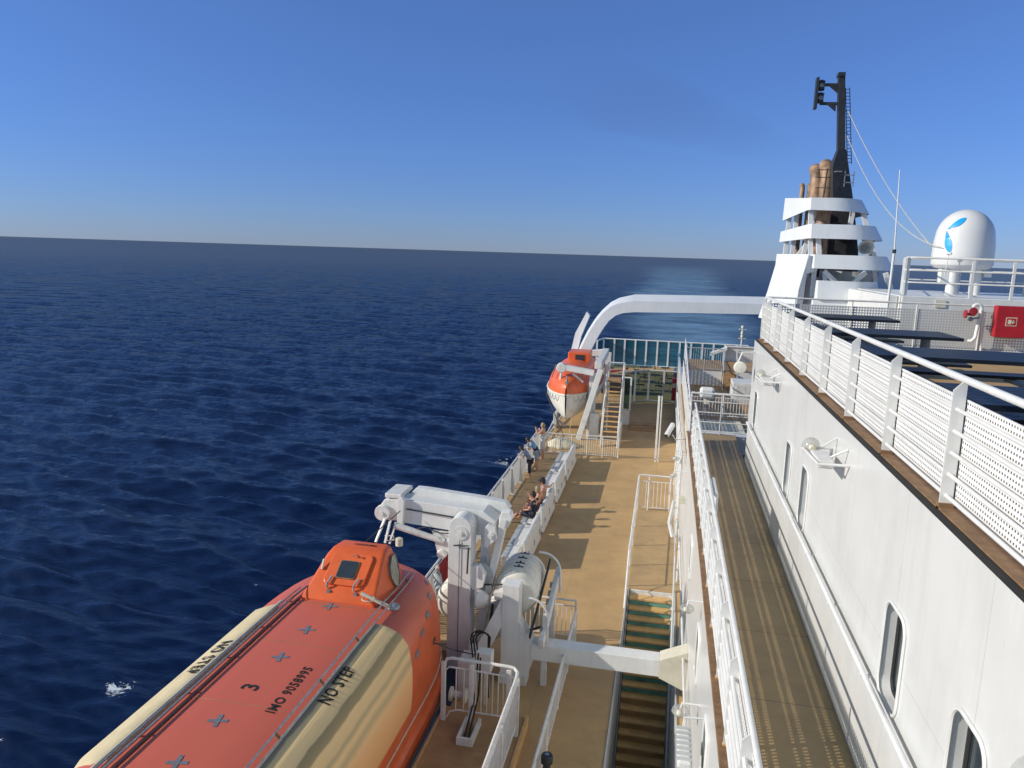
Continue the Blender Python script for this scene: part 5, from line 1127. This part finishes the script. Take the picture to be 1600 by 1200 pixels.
MB().loft([[Vector((-5.2, 51.0, -3.75)), Vector((-5.0, 51.0, -4.0)), Vector((-5.0, 51.6, -4.0)), Vector((-5.2, 51.6, -3.75))],
           [Vector((-5.9, 51.0, -5.2)), Vector((-5.5, 51.0, -5.4)), Vector((-5.5, 51.6, -5.4)), Vector((-5.9, 51.6, -5.2))],
           [Vector((-6.25, 51.0, -7)), Vector((-5.8, 51.0, -7)), Vector((-5.8, 51.6, -7)), Vector((-6.25, 51.6, -7))],
           [Vector((-6.4, 51.0, LD)), Vector((-5.8, 51.0, LD)), Vector((-5.8, 51.6, LD)), Vector((-6.4, 51.6, LD))]]).build('fin', FUNW, ar, smooth=True)

# ================================================================ aft lifeboat with its davit
B2 = Vector((-5.1, 46.2, -7.65))
l2 = thing('lifeboat', 'small looking aft lifeboat with orange canopy and white hull in its davit', 'lifeboat', tuple(B2), 'orange lifeboats')
def sc2(y):
    u = min(1.0, abs((B2.y + 5.2 - y) / 10.4 - .5) * 2)
    return max(.03, (1 - u ** 2.6) ** .6)
y_l = [B2.y - 5.2 + 10.4 * (1 - math.cos(math.pi * i / 22)) / 2 for i in range(23)]
rings = []; rh = []
for y in y_l:
    s_ = sc2(y); top = .45 + .95 * s_
    rings.append([Vector((B2.x + 1.5 * s_ * math.cos(R(a)), y, B2.z + .02 + (top if math.sin(R(a)) > 0 else 0) * abs(math.sin(R(a))) ** .8)) for a in range(0, 181, 12)])
    kz = 1.75 - .5 * (1 - s_) ** 1
    rh.append([Vector((B2.x + 1.56 * s_ * max(0.0, 1 - u ** 2.2) ** .8 * sg, y, B2.z + .04 - kz * u)) for sg, u in [(-1, k / 7) for k in range(8)] + [(1, k / 7) for k in range(6, -1, -1)]])
MB().loft(rings, closed=False, caps=False).build('canopy', ORANGE2, l2, smooth='all')
MB().loft(rh, closed=False, caps=False).build('hull', CREAMW, l2, smooth='all')
for sg in (-1, 1):
    MB().tube([(B2.x + sg * 1.56 * sc2(y), y, B2.z + .04) for y in y_l], .06, 8).build('fender', CREAMW, l2, smooth=True)
    m = MB()
    for k in range(2, 12):
        a, b = y_l[k], y_l[k + 1]; p = [(B2.x + sg * (1.57 * sc2(a + (b - a) * j / 6)), a + (b - a) * j / 6, B2.z - .05 - .3 * math.sin(math.pi * j / 6)) for j in range(7)]; m.tube(p, .014, 5)
    m.build('life_line', GREYP, l2)
# bow end faces the camera: seams and hook
tw2 = MB().box(B2.x - .55, B2.x + .75, 45.6, 47.4, B2.z + 1.25, B2.z + 1.85).build('conning_tower', ORANGE2, l2, bevel=.06)
MB().box(B2.x - .1, B2.x + .45, 45.56, 45.61, B2.z + 1.38, B2.z + 1.72).build('window', HATCHG, tw2)
MB().box(B2.x - .15, B2.x + .15, 41.1, 41.5, B2.z - .05, B2.z + .55).build('hook_recess', BLACK, l2)
MB().tube([(B2.x, 41.15, B2.z + .3), (B2.x, 41.15, B2.z + 1.1)], .05, 8).tube(arc((B2.x, 41.15, B2.z + .75), .1, 0, 360, 10), .025, 6).build('release_hook', STEEL, l2)
for dx in (-.95, .75): MB().tube([(B2.x + dx, 42.0, B2.z + .85), (B2.x + dx * .9, 42.8, B2.z + 1.45)], .03, 6).build('canopy_rib', BROWN, l2)
d2 = thing('lifeboat_davit', 'aft white davit with arms reaching over the small lifeboat', 'davit', (-4.2, 43, LD), 'lifeboat davits')
def pt(px, py): return px, py
MB().bar((-3.8, 42.2, LD), (-3.75, 42.2, -6.5), .4, .35, (0, 1, 0)).build('column', WHITE, d2, bevel=.02)
MB().bar((-4.35, 41.4, LD), (-3.3, 41.4, -6.1), .3, .3, (0, 1, 0)).build('raking_leg', WHITE, d2, bevel=.02)
MB().bar((-3.55, 41.7, LD), (-3.55, 41.7, -8.6), .5, .4, (0, 1, 0)).build('winch_post', WHITE2, d2, bevel=.03)
MB().bar((-5.55, 41.8, -6.15), (-3.7, 41.8, -6.4), .35, .3).build('arm', WHITE, d2, bevel=.02)
MB().lathe((-5.5, 41.6, -6.2), [(.04, 0), (.24, .01), (.28, .06), (.28, .3)], 18, 'Y').build('head_sheave', WHITE2, d2, smooth=True)
MB().tube([(-5.5, 41.75, -6.4), (-5.55, 41.75, -7.3)], .07, 8).build('fall_block', WHITE2, d2, smooth=True)
MB().bar((-5.1, 49.0, -6.3), (-3.6, 49.0, -6.1), .4, .4).build('arm', WHITE, d2, bevel=.03)
MB().bar((-3.55, 49, LD), (-3.45, 49, -6.1), .35, .35, (0, 1, 0)).build('column', WHITE, d2, bevel=.02)
MB().tube([(-4.3, 42.0, -7.0), (-4.9, 42.0, -6.55)], .08, 8).build('hydraulic_ram', WHITE2, d2)
MB().bar((-3.5, 42.0, -6.0), (-3.6, 48.5, -6.0), .4, .4).build('top_beam', WHITE2, d2, bevel=.03)
tag(MB().tube([(-6.5, 43.0, -7.9), (-5.1, 41.3, LD)], .03, 6).build('lashing_rope', RUBBER), 'dark lashing rope running down across the aft lifeboat bow', 'rope')
t = thing('lifeboat_cradle', 'grey steel cradle chocks under the bow of the aft lifeboat', 'cradle', (-5.9, 44, LD))
MB().box(-6.1, -5.9, 43.6, 44.4, LD, -9.2).build('chock', LGREY, t, bevel=.02); MB().bar((-6.0, 44, -9.6), (-5.4, 44, LD + .1), .12, .12).build('stay', LGREY, t)
# tarp
def tarp(label, cx, cy, rx, ry, h):
    m = MB(); rg_ = random.Random(5); n_ = 26; rings = []
    for j in range(9):
        f = j / 8; rings.append([Vector((cx + math.cos(2 * math.pi * k / n_) * rx * (1 - f) * (1 + .12 * math.sin(k * 1.7)), cy + math.sin(2 * math.pi * k / n_) * ry * (1 - f) * (1 + .1 * math.cos(k * 2.3)), LD + .02 + h * (1 - (1 - f) ** 2.2) * (.75 + .25 * rg_.random()) + rg_.random() * .06 * (j > 0))) for k in range(n_)])
    return tag(m.loft(rings).build('tarpaulin', CLOTH, smooth='all'), label, 'tarpaulin')
tarp('crumpled cream tarpaulin heaped on the deck behind the cross railing', -5.0, 39.6, .85, .75, .42)
tag(MB().tube([(-4.7, 39.8, LD + .4), (-4.75, 41.5, -8.3)], .012, 5).build('tether_line', ROPE), 'thin pale line rising from the cream tarpaulin to the aft boat', 'line')
# stairs up beside the aft boat
st = thing('boat_deck_stairs', 'steep white stairs with brown treads beside the aft davit', 'stairs', (-2.6, 41, LD))
for k in range(13):
    y = 40.4 + k * .17; z = LD + .25 + k * .245
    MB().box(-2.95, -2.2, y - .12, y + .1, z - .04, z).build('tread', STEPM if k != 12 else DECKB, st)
for x in (-3.02, -2.13): MB().bar((x, 40.2, LD), (x, 42.7, -6.85), .06, .2).build('stringer', WHITE, st)
for x in (-3.02, -2.13): MB().tube([(x, 40.1, LD), (x, 40.1, LD + 1.0), (x, 42.6, -6.0), (x, 43.6, -6.0), (x, 43.6, -6.9)], .03, 8).build('handrail', WHITE, st, smooth=True)
MB().box(-3.05, -2.1, 42.6, 44, -6.95, -6.9).build('landing', DECKB, st)
MB().tube([(-3.02, 43.6, -6.0), (-2.13, 43.6, -6.0)], .03, 8).tube([(-3.02, 43.6, -6.4), (-2.13, 43.6, -6.4)], .02, 8).build('cross_rail', WHITE, st, smooth=True)
MB().prism([(40.1, LD), (41.6, LD), (42.6, -8.6), (42.6, -8.4), (40.1, LD + 1.0)], 'X', -2.06, -2.02).build('side_plate', LGREY, st)
for x in (-3.0, -2.15): MB().tube([(x, 43.8, LD), (x, 43.8, -6.95)], .05, 8).build('support_post', WHITE2, st, smooth=True)
# low steps up to the stern deck in the shade
st = thing('broad_steps', 'broad low steps across the shaded deck toward the stern seating', 'stairs', (-.9, 47, LD))
for k in range(3): MB().box(-1.75, -.15, 44.6 + k * .5, 45.4 + k * .5, LD, LD + .06 + k * .05).build('step', DECKB, st)

t = thing('capped_bollard', 'black capped round post at the bottom edge beside the long end on railing', 'bollard', (-1.68, 13.1, LD))
MB().lathe((-1.66, 12.9, LD), [(.07, 0), (.07, .7), (.11, .71), (.115, .84), (.10, .87), (.01, .875)], 18).build('cap_post', BLACK, t, smooth=True)
MB().lathe((-1.66, 12.9, LD + .875), [(.04, 0), (.045, .01), (.01, .012)], 12).build('cap_screw', STEEL, t)
# ================================================================ people
def skin_mesh(name, pts, edges, rad, material, parent, root=0, sub=2, org=(0, 0, 0)):
    me = bpy.data.meshes.new(name); me.from_pydata([Vector(p) - Vector(org) for p in pts], edges, []); me.materials.append(material)
    o = bpy.data.objects.new(name, me); COL.objects.link(o)
    if parent: o.parent = parent
    ORG[o.name] = tuple(org)
    md = o.modifiers.new('skin', 'SKIN'); md.use_smooth_shade = True
    sv = me.skin_vertices[0].data
    for i, r_ in enumerate(rad):
        sv[i].radius = r_ if isinstance(r_, tuple) else (r_, r_); sv[i].use_root = (i == root)
    ss = o.modifiers.new('sub', 'SUBSURF'); ss.levels = ss.render_levels = sub
    return o
def person(label, base, heading, J, clothes, hair, hairmat, group=None, scale=1.0, cap=None, sub=2):
    """J: joints in metres, (right, forward, up) from the base point"""
    f = Vector((math.cos(heading), math.sin(heading), 0)); r_ = Vector((f.y, -f.x, 0)); B = Vector(base)
    def W(p): return B + (r_ * p[0] + f * p[1] + Vector((0, 0, 1)) * p[2]) * scale
    t = thing('person', label, 'person', base, group)
    names = ['pelvis', 'waist', 'chest', 'neck', 'head0', 'head1', 'shL', 'elL', 'wrL', 'shR', 'elR', 'wrR', 'hipL', 'knL', 'anL', 'toL', 'hipR', 'knR', 'anR', 'toR']
    P = {n_: Vector(J[n_]) for n_ in names}
    rad = dict(pelvis=(.135, .11), waist=(.12, .095), chest=(.15, .11), neck=.052, head0=.075, head1=.088, shL=.062, elL=.042, wrL=.028, shR=.062, elR=.042, wrR=.028,
               hipL=.085, knL=.056, anL=.038, toL=.035, hipR=.085, knR=.056, anR=.038, toR=.035)
    pts = [P[n_] for n_ in names]; rr = [rad[n_] for n_ in names]; ix = {n_: i for i, n_ in enumerate(names)}
    E_ = [('pelvis', 'waist'), ('waist', 'chest'), ('chest', 'neck'), ('neck', 'head0'), ('head0', 'head1'), ('chest', 'shL'), ('shL', 'elL'), ('elL', 'wrL'), ('chest', 'shR'), ('shR', 'elR'), ('elR', 'wrR'),
          ('pelvis', 'hipL'), ('hipL', 'knL'), ('knL', 'anL'), ('anL', 'toL'), ('pelvis', 'hipR'), ('hipR', 'knR'), ('knR', 'anR'), ('anR', 'toR')]
    edges = [(ix[a], ix[b]) for a, b in E_]
    for s_ in 'LR':      # palm, four fingers of unequal length and a thumb
        w_, e_ = P['wr' + s_], P['el' + s_]; d = (w_ - e_).normalized(); sd = d.cross(Vector((0, 0, 1)));
        if sd.length < .1: sd = Vector((1, 0, 0))
        sd.normalize(); nn = sd.cross(d); palm = w_ + d * .06; k0 = len(pts); pts.append(palm); rr.append((.032, .018)); edges.append((ix['wr' + s_], k0))
        for q_, (off, ln) in enumerate(((-.028, .07), (-.009, .082), (.01, .078), (.028, .06))):
            a = palm + d * .035 + sd * off; b2 = a + d * ln * .5 - nn * .012; c = b2 + d * ln * .35 - nn * .03
            k = len(pts); pts += [a, b2, c]; rr += [.0095, .009, .0075]; edges += [(k0, k), (k, k + 1), (k + 1, k + 2)]
        k = len(pts); pts += [w_ + d * .035 + sd * .035, w_ + d * .07 + sd * .055]; rr += [.011, .009]; edges += [(k0, k), (k, k + 1)]
    rr = [tuple(x * scale for x in v) if isinstance(v, tuple) else v * scale for v in rr]
    body = skin_mesh('body', [W(p) for p in pts], edges, rr, SKIN, t, 0, sub, base)
    hd = (P['head1'] - P['head0']).normalized(); fw = Vector(J.get('face', (0, 1, 0))).normalized(); fw = (fw - hd * fw.dot(hd)).normalized(); sd = fw.cross(hd)
    hc = P['head0'] + (P['head1'] - P['head0']) * .5
    fm = MB(); fm.loft([[W(hc + fw * .07 + sd * a * .018 + hd * (b - .01)) for a, b in ((-1, -.02), (1, -.02), (.5, .03), (-.5, .03))], [W(hc + fw * .112 + sd * a * .008 + hd * (b - .015)) for a, b in ((-1, -.012), (1, -.012), (.5, .008), (-.5, .008))]])
    for s_ in (-1, 1): fm.ball(W(hc + sd * s_ * .088), .024, (1, 1, 1.3), 8, 6)
    fm.build('ears_and_nose', SKIN, body, smooth='all')
    for s_ in (-1, 1): MB().ball(W(hc + fw * .082 + sd * s_ * .033 + hd * .022), .012, n=8, m=6).build('eye', HAIRD, body)
    MB().bar(W(hc + fw * .085 - sd * .022 - hd * .05), W(hc + fw * .085 + sd * .022 - hd * .05), .012, .008).build('mouth', CRED, body)
    # hair: cap of hair over the back and top of the head
    hcc = hc + hd * .035; hm = MB(); top = P['head1'] + hd * .03; R_ = Vector
    rg = []
    for i in range(8):
        th = math.pi * .62 * i / 7 + .03; rg.append([])
        for k in range(16):
            a = 2 * math.pi * k / 16; back = max(0, -math.sin(a)); t2 = th * (1 + .45 * back)
            rg[-1].append(W(hcc + (hd * math.cos(t2) * .125 + (fw * math.sin(a) + sd * math.cos(a)) * math.sin(t2) * (.108 + .012 * math.sin(k * 5.3 + i * 2))) - fw * .012 + (hd * -.10 * hair * (i / 7) ** 2 * (.4 + back))))
    hm.loft(rg, caps=True).build('hair', hairmat, body, smooth='all')
    if cap:
        cm = MB(); rg = [[W(hc + hd * (.065 + math.cos(th) * .105) + (fw * math.sin(a) + sd * math.cos(a)) * math.sin(th) * .118 - fw * .005) for a in [2 * math.pi * k / 16 for k in range(16)]] for th in (.05, .4, .8, 1.2, 1.57)]
        cm.loft(rg).loft([[W(hc + hd * .07 + fw * (.09 + .09 * math.cos(R(a))) + sd * .1 * math.sin(R(a)) + hd * z) for a in range(-90, 91, 30)] for z in (0, .012)]).build('cap', cap, body, smooth=True)
    for (nm, mt_, chain, extra) in clothes:
        cp_, ce, cr_ = [], [], []; idx = {}
        for a, b in chain:
            for q_ in (a, b):
                if q_ not in idx:
                    idx[q_] = len(cp_)
                    if isinstance(q_, tuple): n1, n2, u = q_; cp_.append(P[n1].lerp(P[n2], u)); r1 = rad[n1]; r2 = rad[n2]; r1 = r1 if isinstance(r1, tuple) else (r1, r1); r2 = r2 if isinstance(r2, tuple) else (r2, r2); v = tuple(r1[j] * (1 - u) + r2[j] * u for j in (0, 1))
                    else: cp_.append(P[q_]); v = rad[q_]; v = v if isinstance(v, tuple) else (v, v)
                    cr_.append(tuple((x + extra) * scale for x in v))
            ce.append((idx[a], idx[b]))
        skin_mesh(nm, [W(p) for p in cp_], ce, cr_, mt_, t, 0, sub, base)
    return t, W, P
STAND = dict(pelvis=(0, 0, .93), waist=(0, .0, 1.08), chest=(0, .01, 1.33), neck=(0, .02, 1.50), head0=(0, .03, 1.58), head1=(0, .03, 1.68), face=(0, 1, 0),
             shL=(-.19, 0, 1.42), elL=(-.24, .02, 1.13), wrL=(-.24, .12, .90), shR=(.19, 0, 1.42), elR=(.24, .02, 1.13), wrR=(.24, .12, .90),
             hipL=(-.1, 0, .88), knL=(-.11, .02, .48), anL=(-.11, -.02, .07), toL=(-.12, .15, .035), hipR=(.1, 0, .88), knR=(.11, .02, .48), anR=(.11, -.02, .07), toR=(.12, .15, .035))
def pose(**k): d = dict(STAND); d.update(k); return d
SHIRT = [('pelvis', 'waist'), ('waist', 'chest'), ('chest', 'shL'), ('chest', 'shR'), ('shL', ('shL', 'elL', .6)), ('shR', ('shR', 'elR', .6))]
SHORTS = [('pelvis', 'hipL'), ('pelvis', 'hipR'), ('hipL', ('hipL', 'knL', .9)), ('hipR', ('hipR', 'knR', .9))]
TROUS = [('pelvis', 'hipL'), ('pelvis', 'hipR'), ('hipL', 'knL'), ('hipR', 'knR'), ('knL', ('knL', 'anL', .55)), ('knR', ('knR', 'anR', .55))]
lean = dict(waist=(0, .08, 1.06), chest=(0, .24, 1.24), neck=(0, .36, 1.33), head0=(0, .42, 1.38), head1=(0, .48, 1.46), face=(0, 1, -.5),
            shL=(-.18, .26, 1.30), elL=(-.22, .30, 1.03), wrL=(-.14, .48, 1.25 - .12), shR=(.18, .26, 1.30), elR=(.22, .30, 1.03), wrR=(.14, .48, 1.13))
G1 = 'passengers at the side railing'; G2 = 'passengers seated on the locker bench'
person('person with dark curly hair in a blue patterned top leaning over the side railing', (-5.62, 33.2, LD), math.pi, pose(**lean),
       [('shirt', CBLUEP, SHIRT, .018), ('trousers', CNAVY, TROUS, .018)], .8, HAIRD, G1, .95)
person('person in light blue top and pale shorts bent forward at the railing', (-5.52, 34.5, LD), math.pi, pose(**lean),
       [('shirt', CLBLUE, SHIRT, .018), ('vest', CNAVY, [('pelvis', 'waist'), ('waist', ('waist', 'chest', .7))], .035), ('shorts', CDENIM, SHORTS, .03)], .2, HAIRD, G1, 1.02)
t, W, P = person('person with fair hair and bare shoulders raising a phone by the railing', (-5.6, 36.6, LD), math.pi * .95,
       pose(shL=(-.18, 0, 1.42), elL=(-.24, .20, 1.24), wrL=(-.08, .34, 1.48), shR=(.18, 0, 1.42), elR=(.22, .22, 1.24), wrR=(.06, .36, 1.46)),
       [('dress', CSTRIPE, [('chest', 'waist'), ('waist', 'pelvis'), ('pelvis', 'hipL'), ('pelvis', 'hipR'), ('hipL', ('hipL', 'knL', 1.0)), ('hipR', ('hipR', 'knR', 1.0))], .03)], .3, HAIRL, G1, 1.05)
pc = W((-.0, .44, 1.56)); tag(MB().box(pc.x - .01, pc.x + .01, pc.y - .08, pc.y + .08, pc.z - .04, pc.z + .04).build('phone', CBLACK), 'dark phone held up by the fair haired person at the railing', 'phone')
SIT = dict(pelvis=(0, 0, .10), waist=(0, -.05, .25), chest=(0, -.08, .48), neck=(0, -.05, .66), head0=(0, -.02, .74), head1=(0, .0, .84), face=(0, 1, -.15),
           shL=(-.19, -.08, .58), elL=(-.26, .04, .33), wrL=(-.14, .26, .26), shR=(.19, -.08, .58), elR=(.26, .04, .33), wrR=(.14, .26, .26),
           hipL=(-.1, .05, .09), knL=(-.13, .45, .12), anL=(-.13, .62, -.33), toL=(-.13, .78, -.37), hipR=(.1, .05, .09), knR=(.13, .45, .12), anR=(.13, .62, -.33), toR=(.13, .78, -.37))
def sit(**k): d = dict(SIT); d.update(k); return d
zb = LD + .42
person('person in a navy T-shirt and black shoes, legs stretched out, sitting nearest the camera', (-4.42, 27.0, zb), math.pi * .93, sit(knL=(-.1, .46, .10), anL=(-.1, .86, -.18), toL=(-.1, .98, -.10), knR=(.1, .46, .10), anR=(.1, .82, -.28), toR=(.1, .96, -.25)),
       [('t_shirt', CNAVY, SHIRT, .02), ('shorts', CNAVY, SHORTS, .025), ('shoes', CBLACK, [('anL', 'toL')], .02), ('shoe', CBLACK, [('anR', 'toR')], .02)], .1, HAIRD, G2, 1.05)
person('bare shouldered person in maroon top sitting in the middle of the bench', (-4.40, 27.85, zb), math.pi * .98, sit(elL=(-.2, .12, .38), wrL=(-.08, .26, .55), elR=(.2, .12, .38), wrR=(.06, .28, .52)),
       [('top', CRED, [('pelvis', 'waist'), ('waist', ('waist', 'chest', .6))], .02), ('shorts', CRED, SHORTS, .025)], .9, HAIRL, G2, 1.0)
person('bare chested person in a black cap with one arm along the backrest', (-4.35, 28.75, zb), math.pi * .97, sit(elR=(.42, -.18, .50), wrR=(.62, -.22, .55), elL=(-.24, .08, .34)),
       [('shorts', CBLACK, SHORTS, .025)], .1, HAIRD, G2, 1.06, cap=CBLACK)
